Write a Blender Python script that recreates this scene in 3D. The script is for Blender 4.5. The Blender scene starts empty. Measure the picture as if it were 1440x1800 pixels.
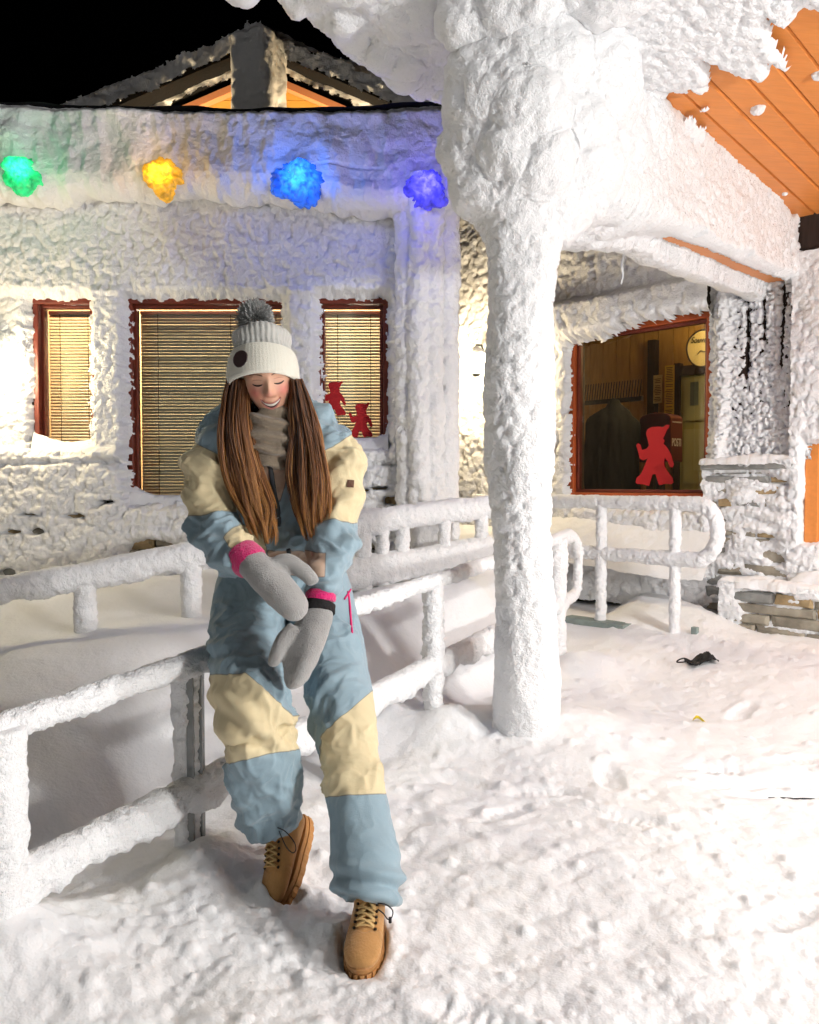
import bpy, bmesh, math, random
import numpy as np
from mathutils import Vector, Matrix, Quaternion
R = math.radians
rng = np.random.default_rng(7)
random.seed(7)
sc = bpy.context.scene
COL = sc.collection

# ------------------------------------------------------------------ camera
CAMZ, PITCH, FOC = 1.2, R(2.0), 1440.0
cam_d = bpy.data.cameras.new('camera'); cam = bpy.data.objects.new('camera', cam_d); COL.objects.link(cam)
cam.location = (0, 0, CAMZ); cam.rotation_euler = (R(90) - PITCH, 0, 0)
cam_d.sensor_fit = 'HORIZONTAL'; cam_d.sensor_width = 36; cam_d.lens = 36
cam_d.clip_start = 0.02; cam_d.clip_end = 500
sc.camera = cam

# ------------------------------------------------------------------ world: night sky
w = bpy.data.worlds.new('World'); sc.world = w; w.use_nodes = True
nt = w.node_tree; bg = nt.nodes['Background']
sky = nt.nodes.new('ShaderNodeTexSky'); sky.sky_type = 'NISHITA'; sky.sun_disc = False
sky.sun_elevation = R(-4.0); sky.sun_rotation = R(200)
nt.links.new(sky.outputs[0], bg.inputs[0]); bg.inputs[1].default_value = 0.004

# ------------------------------------------------------------------ exposure and render settings
sc.view_settings.view_transform = 'Standard'; sc.view_settings.look = 'None'
sc.view_settings.exposure = 0.5; sc.view_settings.gamma = 1.0
sc.render.engine = 'CYCLES'
sc.cycles.use_denoising = True
sc.cycles.max_bounces = 5; sc.cycles.diffuse_bounces = 3; sc.cycles.glossy_bounces = 3
sc.cycles.transmission_bounces = 4; sc.cycles.transparent_max_bounces = 12
sc.cycles.caustics_reflective = False; sc.cycles.caustics_refractive = False
sc.cycles.sample_clamp_indirect = 6.0
sc.cycles.use_adaptive_sampling = True; sc.cycles.adaptive_threshold = .05
sc.cycles.use_light_tree = True
CANOPY_W = 270.0; YARD_W = 580.0; YARD = (5.0, -1.3, 1.75)

# ------------------------------------------------------------------ noise (numpy)
def _hash(i, j, k, s):
    n = (i * 73856093) ^ (j * 19349663) ^ (k * 83492791) ^ (s * 2654435761)
    n &= 0xffffffff
    n = ((n ^ (n >> 13)) * 1274126177) & 0xffffffff
    n = ((n ^ (n >> 15)) * 2246822519) & 0xffffffff
    return n ^ (n >> 16)
def vnoise(P, s=0):
    P = np.asarray(P, float); F = np.floor(P).astype(np.int64); f = P - F; f = f * f * f * (f * (f * 6 - 15) + 10)
    out = np.zeros(len(P))
    for a in (0, 1):
        wx = f[:, 0] if a else 1 - f[:, 0]
        for b in (0, 1):
            wy = f[:, 1] if b else 1 - f[:, 1]
            for c in (0, 1):
                wz = f[:, 2] if c else 1 - f[:, 2]
                out += wx * wy * wz * (_hash(F[:, 0] + a, F[:, 1] + b, F[:, 2] + c, s) / 4294967295.0)
    return out * 2 - 1
def fbm(P, octaves=4, s=0, gain=.5):
    P = np.asarray(P, float); o = np.zeros(len(P)); a = 1.0; t = 0
    for q in range(octaves):
        o += a * vnoise(P * (2.03 ** q) + q * 17.3, s + q); t += a; a *= gain
    return o / t
def worley(P, s=0):
    P = np.asarray(P, float); F = np.floor(P).astype(np.int64); f = P - F
    f1 = np.full(len(P), 9.0)
    for a in (-1, 0, 1):
        for b in (-1, 0, 1):
            for c in (-1, 0, 1):
                n = _hash(F[:, 0] + a, F[:, 1] + b, F[:, 2] + c, s)
                d = (a + (n & 1023) / 1023. - f[:, 0]) ** 2 + (b + ((n >> 10) & 1023) / 1023. - f[:, 1]) ** 2 + (c + ((n >> 20) & 1023) / 1023. - f[:, 2]) ** 2
                np.minimum(f1, d, out=f1)
    return np.sqrt(f1)
def cauli(P, size, s=0):                        # cauliflower bumps, 0..1
    d = worley(np.asarray(P) / size, s) / .9
    return np.sqrt(np.clip(1 - d * d, 0, 1))
def rime(P, size, s=0, n=3, sharp=.55):         # several octaves of bumps, about 0..1
    P = np.asarray(P, float)
    W = np.stack([fbm(P / (size * 1.3) + 9.1 * q, 2, s + 31 + q) for q in range(3)], 1) * size * .22
    o = 0; a = 1; t = 0
    for q in range(n):
        o = o + a * cauli(P + W, size / (2.1 ** q), s + q); t += a; a *= sharp
    return o / t
def worley2(u, v, s=0):
    I = np.floor(u).astype(np.int64); J = np.floor(v).astype(np.int64); f = u - I; g = v - J; f1 = np.full(len(u), 9.0); z = np.zeros_like(I)
    for a in (-1, 0, 1):
        for b in (-1, 0, 1):
            n = _hash(I + a, J + b, z, s); np.minimum(f1, (a + (n & 1023) / 1023. - f) ** 2 + (b + ((n >> 10) & 1023) / 1023. - g) ** 2, out=f1)
    return np.sqrt(f1)
def rime2(u, v, size, s=0, n=3, sharp=.45):      # the same bumps laid out on a flat wall
    P = np.stack([u, v, 0 * u], 1); wu = fbm(P / (size * 1.6), 2, s + 61) * size * .28; wv = fbm(P / (size * 1.6) + 7, 2, s + 62) * size * .28
    o = 0; a = 1; t = 0
    for q in range(n):
        k = size / (2.2 ** q); d = worley2((u + wu) / k, (v + wv) / k, s + q) / .78; o = o + a * np.sqrt(np.clip(1 - d * d, 0, 1)); t += a; a *= sharp
    return o / t
def sstep(a, b, x):
    t = np.clip((x - a) / (b - a), 0, 1); return t * t * (3 - 2 * t)
def gauss(x, c, w): return np.exp(-((x - c) / w) ** 2)
def boxsdf(u, v, u0, u1, v0, v1):
    dx = np.maximum(u0 - u, u - u1); dy = np.maximum(v0 - v, v - v1)
    return np.hypot(np.maximum(dx, 0), np.maximum(dy, 0)) + np.minimum(np.maximum(dx, dy), 0)

# ------------------------------------------------------------------ placing
def at(px, py, Y):                              # a point of the place at depth Y behind a spot of the photograph
    x = (px - 720) / FOC; v = (900 - py) / FOC
    d = np.array([x, math.cos(PITCH) + v * math.sin(PITCH), -math.sin(PITCH) + v * math.cos(PITCH)])
    p = d * (Y / d[1]); p[2] += CAMZ
    return p

# ------------------------------------------------------------------ objects
def tag(o, label=None, cat=None, group=None, kind=None):
    if label: o['label'] = label
    if cat: o['category'] = cat
    if group: o['group'] = group
    if kind: o['kind'] = kind
    return o
def empty(name, loc, label=None, cat=None, group=None):
    o = bpy.data.objects.new(name, None); COL.objects.link(o); o.location = loc; o.empty_display_size = .1
    return tag(o, label, cat, group)
def link(name, me, mat=None, parent=None):
    o = bpy.data.objects.new(name, me); COL.objects.link(o)
    if mat is not None and not me.materials:
        for m in (mat if isinstance(mat, (list, tuple)) else [mat]): me.materials.append(m)
    if parent is not None:
        o.parent = parent
        o.matrix_parent_inverse = world_of(parent).inverted()
    return o
def world_of(o):
    m = o.matrix_basis.copy()
    if o.parent is not None: m = world_of(o.parent) @ o.matrix_parent_inverse @ m
    return m
def npmesh(V, Fq, smooth=True, tris=None):
    V = np.asarray(V, np.float32); Fq = np.asarray(Fq, np.int32).reshape(-1, 4) if Fq is not None and len(Fq) else np.zeros((0, 4), np.int32)
    T = np.asarray(tris, np.int32).reshape(-1, 3) if tris is not None and len(tris) else np.zeros((0, 3), np.int32)
    me = bpy.data.meshes.new('m')
    me.vertices.add(len(V)); me.vertices.foreach_set('co', V.ravel())
    nl = Fq.size + T.size
    me.loops.add(nl); me.loops.foreach_set('vertex_index', np.concatenate([Fq.ravel(), T.ravel()]))
    me.polygons.add(len(Fq) + len(T))
    st = np.concatenate([np.arange(len(Fq)) * 4, Fq.size + np.arange(len(T)) * 3]).astype(np.int32)
    me.polygons.foreach_set('loop_start', st)
    me.polygons.foreach_set('use_smooth', np.full(len(st), smooth))
    me.update(calc_edges=True); me.validate()
    return me
def attr(me, name, val):
    a = me.attributes.new(name, 'FLOAT', 'POINT'); a.data.foreach_set('value', np.asarray(val, np.float32))
def gridquads(nu, nv, wrap=False):
    i = np.arange(nu - (0 if wrap else 1)); j = np.arange(nv - 1)
    I, J = np.meshgrid(i, j, indexing='ij'); I2 = (I + 1) % nu
    return np.stack([I * nv + J, I2 * nv + J, I2 * nv + J + 1, I * nv + J + 1], -1).reshape(-1, 4)
def compact(V, Fq):
    used = np.zeros(len(V), bool); used[Fq.ravel()] = True
    m = np.cumsum(used) - 1
    return V[used], m[Fq], used
class MB:                                       # collects simple solids into one mesh
    def __init__(s): s.v = []; s.f = []
    def add(s, vs, fs):
        b = len(s.v); s.v += [tuple(map(float, q)) for q in vs]; s.f += [tuple(b + i for i in f) for f in fs]; return s
    def box(s, a, b, M=None):
        (x0, y0, z0), (x1, y1, z1) = a, b
        vs = [(x, y, z) for z in (z0, z1) for y in (y0, y1) for x in (x0, x1)]
        if M is not None: vs = [M(q) for q in vs]
        return s.add(vs, [(0, 2, 3, 1), (4, 5, 7, 6), (0, 1, 5, 4), (2, 6, 7, 3), (0, 4, 6, 2), (1, 3, 7, 5)])
    def tube(s, pts, r, n=8, cap=True):
        V, F, T = tubegeo(pts, r, n, cap); b = len(s.v)
        s.v += [tuple(q) for q in V.tolist()]; s.f += [tuple(b + i for i in f) for f in F.tolist()] + [tuple(b + i for i in f) for f in T]
        return s
    def ball(s, c, r, n=10, m=8):
        r = np.array([r, r, r]) if np.isscalar(r) else np.array(r)
        V = []; 
        for i in range(n):
            for j in range(m + 1):
                t = math.pi * j / m; a = 2 * math.pi * i / n
                V.append(np.array(c) + r * np.array([math.sin(t) * math.cos(a), math.sin(t) * math.sin(a), -math.cos(t)]))
        return s.add(V, gridquads(n, m + 1, True).tolist())
    def prism(s, outline, y0, y1, M=None):      # outline in (x, z), thickness along y
        n = len(outline)
        vs = [(x, y0, z) for x, z in outline] + [(x, y1, z) for x, z in outline]
        if M is not None: vs = [M(q) for q in vs]
        return s.add(vs, [tuple(range(n)), tuple(range(2 * n - 1, n - 1, -1))] + [(i, i + n, (i + 1) % n + n, (i + 1) % n) for i in range(n)])
    def mesh(s, smooth=False, fix=True):
        me = bpy.data.meshes.new('m'); me.from_pydata(s.v, [], s.f)
        if fix:
            bm = bmesh.new(); bm.from_mesh(me); bmesh.ops.recalc_face_normals(bm, faces=bm.faces); bm.to_mesh(me); bm.free()
        me.polygons.foreach_set('use_smooth', [smooth] * len(me.polygons)); me.update()
        return me
    def build(s, name, mat, parent=None, smooth=False, bevel=0, seg=2):
        o = link(name, s.mesh(smooth), mat, parent)
        if bevel:
            b = o.modifiers.new('b', 'BEVEL'); b.width = bevel; b.segments = seg; b.limit_method = 'ANGLE'; b.angle_limit = R(40)
        return o
def frames(pts, up=(0, 0, 1)):
    pts = np.asarray(pts, float); T = np.gradient(pts, axis=0); T /= np.linalg.norm(T, axis=1)[:, None] + 1e-9
    up = np.array(up, float)
    if abs(T[0] @ up) > .9 and abs(T[-1] @ up) > .7: up = np.array([0, 1., 0])
    A = np.cross(T, up); bad = np.linalg.norm(A, axis=1) < 1e-3; A[bad] = (1, 0, 0); A /= np.linalg.norm(A, axis=1)[:, None]
    for i in range(1, len(A)):
        if A[i] @ A[i - 1] < 0: A[i] = -A[i]
    B = np.cross(A, T); return T, A, B
def tubegeo(pts, r, n=8, cap=True, up=(0, 0, 1)):
    pts = np.asarray(pts, float); m = len(pts)
    r = np.asarray(r, float)
    if r.ndim == 0: r = np.full(m, float(r))
    if r.ndim == 1: r = np.stack([r, r], 1)
    T, A, B = frames(pts, up)
    th = np.arange(n) * 2 * math.pi / n
    V = pts[None] + np.cos(th)[:, None, None] * A[None] * r[None, :, :1] + np.sin(th)[:, None, None] * B[None] * r[None, :, 1:2]
    V = V.reshape(-1, 3); F = gridquads(n, m, True)[:, ::-1]; tri = []
    if cap:
        b = len(V); V = np.vstack([V, pts[:1], pts[-1:]])
        for i in range(n):
            tri.append((b, i * m, ((i + 1) % n) * m)); tri.append((b + 1, ((i + 1) % n) * m + m - 1, i * m + m - 1))
    return V, F, tri
def resample(pts, step):
    pts = np.asarray(pts, float); L = np.concatenate([[0], np.cumsum(np.linalg.norm(np.diff(pts, axis=0), axis=1))])
    n = max(3, int(L[-1] / step) + 1); t = np.linspace(0, L[-1], n)
    return np.stack([np.interp(t, L, pts[:, k]) for k in range(3)], 1)
def spline(pts, n):
    pts = np.asarray(pts, float); d = pts.shape[1]; P = np.vstack([2 * pts[0] - pts[1], pts, 2 * pts[-1] - pts[-2]])
    t = np.linspace(0, len(pts) - 1 - 1e-9, n); i = t.astype(int); f = (t - i)[:, None]
    a, b, c, e = P[i], P[i + 1], P[i + 2], P[i + 3]
    return .5 * (2 * b + (c - a) * f + (2 * a - 5 * b + 4 * c - e) * f ** 2 + (3 * b - a - 3 * c + e) * f ** 3)
def smoothnormals(V, F, T=None):
    N = np.zeros_like(V)
    n = np.cross(V[F[:, 2]] - V[F[:, 0]], V[F[:, 3]] - V[F[:, 1]])
    for k in range(4): np.add.at(N, F[:, k], n)
    if T is not None and len(T):
        T = np.asarray(T); n = np.cross(V[T[:, 1]] - V[T[:, 0]], V[T[:, 2]] - V[T[:, 0]])
        for k in range(3): np.add.at(N, T[:, k], n)
    return N / (np.linalg.norm(N, axis=1)[:, None] + 1e-12)
def tubecrust(name, pts, rfun, n, step, mat, parent, disp, cap=True):
    """lumpy tube: rfun(t, ang, P) radius, disp(P, N) extra thickness"""
    P = resample(pts, step); m = len(P)
    V, F, tri = tubegeo(P, 1.0, n, cap)
    T, A, B = frames(P)
    th = np.repeat(np.arange(n) * 2 * math.pi / n, m); t = np.tile(np.linspace(0, 1, m), n)
    D = np.cos(th)[:, None] * np.tile(A, (n, 1)) + np.sin(th)[:, None] * np.tile(B, (n, 1))
    C = np.tile(P, (n, 1)); r = rfun(t, D, C)
    Q = C + D * r[:, None]; Q = Q + D * disp(Q, D)[:, None]
    V[:n * m] = Q
    return link(name, npmesh(V, F, True, tri), mat, parent)
def planecrust(name, O, U, Vv, N, u0, u1, v0, v1, step, hfun, keep, mat, parent, jit=0.0, seed=5):
    O, U, Vv, N = [np.array(q, float) for q in (O, U, Vv, N)]
    nu = int((u1 - u0) / step) + 2; nv = int((v1 - v0) / step) + 2
    u, v = np.meshgrid(np.linspace(u0, u1, nu), np.linspace(v0, v1, nv), indexing='ij'); u = u.ravel(); v = v.ravel()
    P = O + u[:, None] * U + v[:, None] * Vv
    h = hfun(u, v, P)
    Q = P + h[:, None] * N
    if jit:
        Q += (fbm(P * 38, 2, seed)[:, None] * U + fbm(P * 38 + 50, 2, seed + 3)[:, None] * Vv) * jit
    F = gridquads(nu, nv)
    if np.dot(np.cross(U, Vv), N) < 0: F = F[:, ::-1]
    if keep is not None:
        k = keep(u, v, P, h); F = F[k[F].all(1)]
    Q, F, _ = compact(Q, F)
    return link(name, npmesh(Q, F), mat, parent)
def remesh(me, voxel):
    o = bpy.data.objects.new('tmp', me); COL.objects.link(o)
    md = o.modifiers.new('r', 'REMESH'); md.mode = 'VOXEL'; md.voxel_size = voxel
    dg = bpy.context.evaluated_depsgraph_get(); dg.update()
    e = o.evaluated_get(dg); m2 = e.to_mesh()
    V = np.zeros(len(m2.vertices) * 3, np.float32); m2.vertices.foreach_get('co', V)
    npoly = len(m2.polygons); L = np.zeros(len(m2.loops), np.int32); m2.loops.foreach_get('vertex_index', L)
    V = V.reshape(-1, 3).astype(float).copy(); F = L.reshape(-1, 4).copy() if len(L) == 4 * npoly else None
    e.to_mesh_clear(); bpy.data.objects.remove(o); bpy.data.meshes.remove(me)
    return V, F
def relax(V, F, k=1, lam=.5):
    E = np.vstack([F[:, [0, 1]], F[:, [1, 2]], F[:, [2, 3]], F[:, [3, 0]]])
    for _ in range(k):
        S = np.zeros_like(V); C = np.zeros(len(V))
        np.add.at(S, E[:, 0], V[E[:, 1]]); np.add.at(C, E[:, 0], 1)
        np.add.at(S, E[:, 1], V[E[:, 0]]); np.add.at(C, E[:, 1], 1)
        V = V + lam * (S / np.maximum(C, 1)[:, None] - V)
    return V

# ------------------------------------------------------------------ materials
MATS = {}
def mat(name, col, rough=.6, spec=.5, metal=0, bump=0, bscale=60, var=0, vscale=4, sheen=0, emit=None, estr=0, stretch=None, coat=0, col2=None, bdetail=6):
    m = bpy.data.materials.new(name); m.use_nodes = True; t = m.node_tree; b = t.nodes['Principled BSDF']
    b.inputs['Base Color'].default_value = (*col, 1); b.inputs['Roughness'].default_value = rough
    b.inputs['Specular IOR Level'].default_value = spec; b.inputs['Metallic'].default_value = metal
    b.inputs['Sheen Weight'].default_value = sheen; b.inputs['Coat Weight'].default_value = coat
    tc = t.nodes.new('ShaderNodeTexCoord'); src = tc.outputs['Object']
    if stretch:
        mp = t.nodes.new('ShaderNodeMapping'); mp.inputs['Scale'].default_value = stretch; t.links.new(src, mp.inputs['Vector']); src = mp.outputs[0]
    if var or col2:
        n = t.nodes.new('ShaderNodeTexNoise'); n.inputs['Scale'].default_value = vscale; n.inputs['Detail'].default_value = 5; t.links.new(src, n.inputs['Vector'])
        r = t.nodes.new('ShaderNodeValToRGB'); r.color_ramp.elements[0].position = .3; r.color_ramp.elements[1].position = .7
        c2 = col2 if col2 else tuple(min(1, c * (1 + var)) for c in col)
        r.color_ramp.elements[0].color = (*(tuple(c * (1 - var) for c in col) if not col2 else col), 1); r.color_ramp.elements[1].color = (*c2, 1)
        t.links.new(n.outputs['Fac'], r.inputs[0]); t.links.new(r.outputs[0], b.inputs['Base Color'])
    if bump:
        n = t.nodes.new('ShaderNodeTexNoise'); n.inputs['Scale'].default_value = bscale; n.inputs['Detail'].default_value = bdetail; t.links.new(src, n.inputs['Vector'])
        bp = t.nodes.new('ShaderNodeBump'); bp.inputs['Strength'].default_value = bump; bp.inputs['Distance'].default_value = .01
        t.links.new(n.outputs['Fac'], bp.inputs['Height']); t.links.new(bp.outputs[0], b.inputs['Normal'])
    if emit:
        b.inputs['Emission Color'].default_value = (*emit, 1); b.inputs['Emission Strength'].default_value = estr
    MATS[name] = m; return m
def snowmat(name, col, bump, bscale, rough=.75):
    m = mat(name, col, rough, .25, bump=0); t = m.node_tree; b = t.nodes['Principled BSDF']
    tc = t.nodes['Texture Coordinate']
    n1 = t.nodes.new('ShaderNodeTexNoise'); n1.inputs['Scale'].default_value = bscale; n1.inputs['Detail'].default_value = 2; n1.inputs['Roughness'].default_value = .7
    t.links.new(tc.outputs['Object'], n1.inputs['Vector'])
    bp = t.nodes.new('ShaderNodeBump'); bp.inputs['Strength'].default_value = bump; bp.inputs['Distance'].default_value = .012
    t.links.new(n1.outputs['Fac'], bp.inputs['Height']); t.links.new(bp.outputs[0], b.inputs['Normal'])
    return m
M_snow = snowmat('snow', (.86, .865, .88), .35, 45)
M_rime = snowmat('rime', (.85, .855, .87), .8, 80)
M_ice = snowmat('frost_glaze', (.72, .745, .765), .5, 50, .5)
M_timber = mat('dark_timber', (.035, .022, .017), .8, .3, bump=.5, bscale=18, var=.3, vscale=6, stretch=(8, 8, 1))
M_redwood = mat('window_frame_paint', (.16, .028, .014), .45, .5, bump=.25, bscale=30, var=.2, vscale=8)
M_orange = mat('orange_paint', (.72, .255, .06), .42, .4, bump=.15, bscale=12, var=.06, vscale=5, stretch=(1, 8, 8))
M_stone = mat('slate_stone', (.30, .27, .215), .85, .3, bump=.8, bscale=22, var=.35, vscale=9)
M_stone2 = mat('brown_stone', (.33, .24, .13), .85, .3, bump=.8, bscale=22, var=.4, vscale=9)
M_stone3 = mat('grey_stone', (.26, .26, .245), .85, .3, bump=.8, bscale=22, var=.3, vscale=9)
M_mortar = mat('mortar', (.22, .20, .17), .95, .1, bump=.5, bscale=50, var=.2)
M_wallboard = mat('wall_board', (.09, .075, .06), .9, .2, bump=.4, bscale=30, var=.2)
M_blind = mat('blind_slat', (.88, .82, .68), .45, .4, var=.05, vscale=3)
M_cord = mat('blind_cord', (.10, .06, .03), .8)
M_room = mat('room_paint', (.62, .42, .22), .8, .2, var=.1)
M_black = mat('black_metal', (.012, .012, .013), .5)
M_roof = mat('roof_felt', (.010, .010, .011), .95, .1, bump=.5, bscale=40)
M_steel = mat('galvanised_steel', (.23, .24, .24), .45, .5, metal=.75, bump=.2, bscale=40, var=.25, vscale=12)
M_greysteel = mat('grey_green_steel', (.24, .29, .27), .6, .4, var=.15, vscale=12)
M_pave = mat('pavement_asphalt', (.05, .05, .052), .9, .2, bump=.8, bscale=90, var=.3)
def glassmat():
    m = bpy.data.materials.new('window_glass'); m.use_nodes = True; t = m.node_tree; t.nodes.remove(t.nodes['Principled BSDF'])
    o = t.nodes['Material Output']; tr = t.nodes.new('ShaderNodeBsdfTransparent'); gl = t.nodes.new('ShaderNodeBsdfGlossy'); fr = t.nodes.new('ShaderNodeFresnel'); mx = t.nodes.new('ShaderNodeMixShader')
    tr.inputs[0].default_value = (.93, .95, .94, 1); gl.inputs['Roughness'].default_value = .01; fr.inputs[0].default_value = 1.6
    t.links.new(fr.outputs[0], mx.inputs[0]); t.links.new(tr.outputs[0], mx.inputs[1]); t.links.new(gl.outputs[0], mx.inputs[2]); t.links.new(mx.outputs[0], o.inputs[0])
    return m
M_glass = glassmat()
def emat(name, col, s, base=(.8, .8, .8)):
    return mat(name, base, .5, emit=col, estr=s)
# ================================================================== frames of reference
FY = 5.5                                         # the lodge front stands across the view at this depth
def fx(px): return (px - 720) / 1440 * FY
def fz(py): return float(at(720, py, FY)[2])
E2 = np.array([-.692, .722, 0]); N2 = np.array([-.722, -.692, 0]); F2 = np.array([2.25, 6.0, 0])   # shop wing: along (s), outward, origin
Zv = np.array([0, 0, 1.])
def wing(s, out, z): return F2 + s * E2 + out * N2 + z * Zv
U1 = np.array([.717, .697, 0]); V1 = np.array([.697, -.717, 0])     # canopy: towards the wing, towards the right
P0 = np.array([.52, 3.75, 0])                                       # foot of the pillar
# railing lines
RA = np.array([-.67, 2.54]); RU = np.array([.5255, .8508]); RM = np.array([-.8508, .5255])
def rail1(t): return RA + t * 1.528 * RU
SA = np.array([-1.66, 4.2]); SU = np.array([.923, .385])

# ================================================================== ground
def drift(x, c, w): return np.exp(-(x / w) ** 2) * c
def ground_z(X, Y):
    b = (X - RA[0]) * RM[0] + (Y - RA[1]) * RM[1]
    d2 = (X - SA[0]) * .385 - (Y - SA[1]) * .923
    t2 = (X - SA[0]) * .923 + (Y - SA[1]) * .385
    H = .44 + .085 * np.clip(t2, -1, 3)
    fr = np.clip(b, 0, None) / (np.clip(b, 0, None) + np.clip(d2, 0, None) + .02)
    bank = H * sstep(.0, .75, fr) ** .8
    bank = np.where(d2 < 0, H + .12 * sstep(0, 1.0, -d2), bank)
    left = sstep(.3, -.3, X - .55 - (Y - 4) * .3)
    side = sstep(.25, -.25, X - .45 - .3 * (Y - 4.5))
    z = np.where(b > 0, bank * side, 0)
    z = z - .08 * gauss(b, .33, .22) * sstep(-.1, -.6, X) * sstep(3.4, 2.7, Y)
    along = (X - RA[0]) * RU[0] + (Y - RA[1]) * RU[1]
    z = z + .045 * gauss(b, -.05, .17) * (.55 + .45 * np.sin(along * 4.1 + .6)) * sstep(2.9, 2.4, along)
    for (cx, cy, hh, ww) in ((-.67, 2.5, .04, .2), (-1.05, 1.98, .15, .24), (.13, 3.78, .10, .2), (.52, 3.7, .05, .34), (1.05, 5.0, .10, .25), (.75, 3.9, .07, .3)):
        z = z + hh * np.exp(-((X - cx) ** 2 + (Y - cy) ** 2) / ww ** 2)
    w = (X - F2[0]) * N2[0] + (Y - F2[1]) * N2[1]
    far = sstep(2.0, .35, w) * (1 - side * sstep(-.1, .25, b))
    z = z + far * .21
    z = z + .16 * sstep(.75, .25, w) * sstep(-.15, .2, -b) * sstep(2.35, 1.9, X)
    return z
def build_ground():
    nr, nc = 600, 450
    Y = .62 * (9.6 / .62) ** (np.linspace(0, 1, nr)); q = np.concatenate([np.linspace(-1.15, -.56, 36, endpoint=False), np.linspace(-.56, .56, nc - 72), np.linspace(.56, 1.15, 37)[1:]])
    Yg, Q = np.meshgrid(Y, q, indexing='ij'); X = (Q * (Yg + .25)).ravel(); Yg = Yg.ravel()
    P = np.stack([X, Yg, np.zeros_like(X)], 1)
    z = ground_z(X, Yg)
    b = (X - RA[0]) * RM[0] + (Yg - RA[1]) * RM[1]
    near = sstep(1.1, .1, np.abs(b + .25)) * sstep(3.6, 2.6, Yg)
    tram = sstep(.2, -.15, b)                                          # trodden side
    rightflat = sstep(.6, 1.4, X) * tram
    z += .035 * fbm(P * 1.3, 3, 4) + .020 * fbm(P * 3.7, 4, 9) * (1 - .45 * rightflat)
    ridg = 1 - np.abs(fbm(P * np.array([5.5, 8, 1]), 4, 12))
    z += tram * (.011 * (ridg - .7) + .009 * fbm(P * 14, 3, 15)) * (1 - .35 * rightflat)
    z += near * (.020 * rime2(X, Yg, .16, 21, 3) - .010 + .016 * fbm(P * 9, 4, 30))
    z += .0042 * rime2(X, Yg, .06, 41, 2) * tram
    cr = fbm(P * 2.2, 2, 44); z += tram * .0075 * sstep(.05, .4, cr + .25 * near) * (rime2(X, Yg, .045, 46, 2) - .35) + .007 * tram * np.clip(1 - worley2(X / .075, Yg / .075, 79) / .17, 0, 1) ** .5 * sstep(-.1, .3, fbm(P * 3, 2, 48))
    # kicked lumps
    d = worley2(X / .23, Yg / .23, 77)
    z += tram * .014 * np.clip(1 - d / .10, 0, 1) ** .5
    # boot prints
    prng = np.random.default_rng(11)
    for k in range(26):
        cx = prng.uniform(.1, 2.1); cy = prng.uniform(1.3, 4.6); a = prng.uniform(0, 6.28); L = .13; W = .05
        u = (X - cx) * math.cos(a) + (Yg - cy) * math.sin(a); v = -(X - cx) * math.sin(a) + (Yg - cy) * math.cos(a)
        e = (u / L) ** 2 + (v / W) ** 2
        z += tram * (-.016 * np.exp(-e ** 3) * (1 + .16 * np.sign(np.sin(u * 190)) * (e < .8)) + .004 * np.exp(-((np.sqrt(e) - 1.35) / .3) ** 2))
    # hollows under the boots and a scraped patch where the asphalt looks through
    e = ((X - 1.62 - .25 * (Yg - 3.25)) / .36) ** 2 + ((Yg - 3.22 + .12 * (X - 1.62)) / .10) ** 2
    z = z - np.exp(-e) * (.100 + .12 * fbm(P * np.array([7, 20, 1]), 2, 91))
    e2 = ((X - 1.30) / .10) ** 2 + ((Yg - 3.42) / .035) ** 2
    z = z - np.exp(-e2) * (.04 + .05 * fbm(P * 50, 2, 95))
    for (cx, cy, rx, ry, hh) in ((-.122, 2.09, .068, .158, .018), (-.365, 2.345, .055, .05, .03)):
        e = np.hypot((X - cx) / rx, (Yg - cy) / ry); z = z + .6 * hh * np.exp(-((e - 1.25) / .3) ** 2) * (.7 + .6 * fbm(P * 30, 3, 47)) - .03 * sstep(1.0, .8, e)
    P[:, 2] = z
    global GP; GP = P.copy()
    g = link('snow_ground', npmesh(P, gridquads(nr, nc)[:, ::-1]), M_snow)
    tag(g, kind='structure')
    pv = link('pavement', MB().box((-30, -12, -.30), (30, 9.4, -.062)).mesh(), M_pave); tag(pv, kind='structure')
    V = []; F = []                                                   # the yard goes on behind the camera and to the sides
    out = MB()
    nn = 40
    xs = np.linspace(-26, 26, nn); ys = np.linspace(-22, 9.2, nn)
    A, B = np.meshgrid(xs, ys, indexing='ij'); A = A.ravel(); B = B.ravel()
    Pz = -.035 + .02 * fbm(np.stack([A, B, 0 * A], 1) * .5, 3, 5) - .22 * ((np.abs(A) < 1.1 * (B + .25)) & (B > .6))
    me = npmesh(np.stack([A, B, Pz], 1), gridquads(nn, nn)); y = link('snow_yard', me, M_snow); tag(y, kind='structure')
build_ground()
def ground_at(x, y): return float(GP[np.argmin((GP[:, 0] - x) ** 2 + (GP[:, 1] - y) ** 2), 2])

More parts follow.
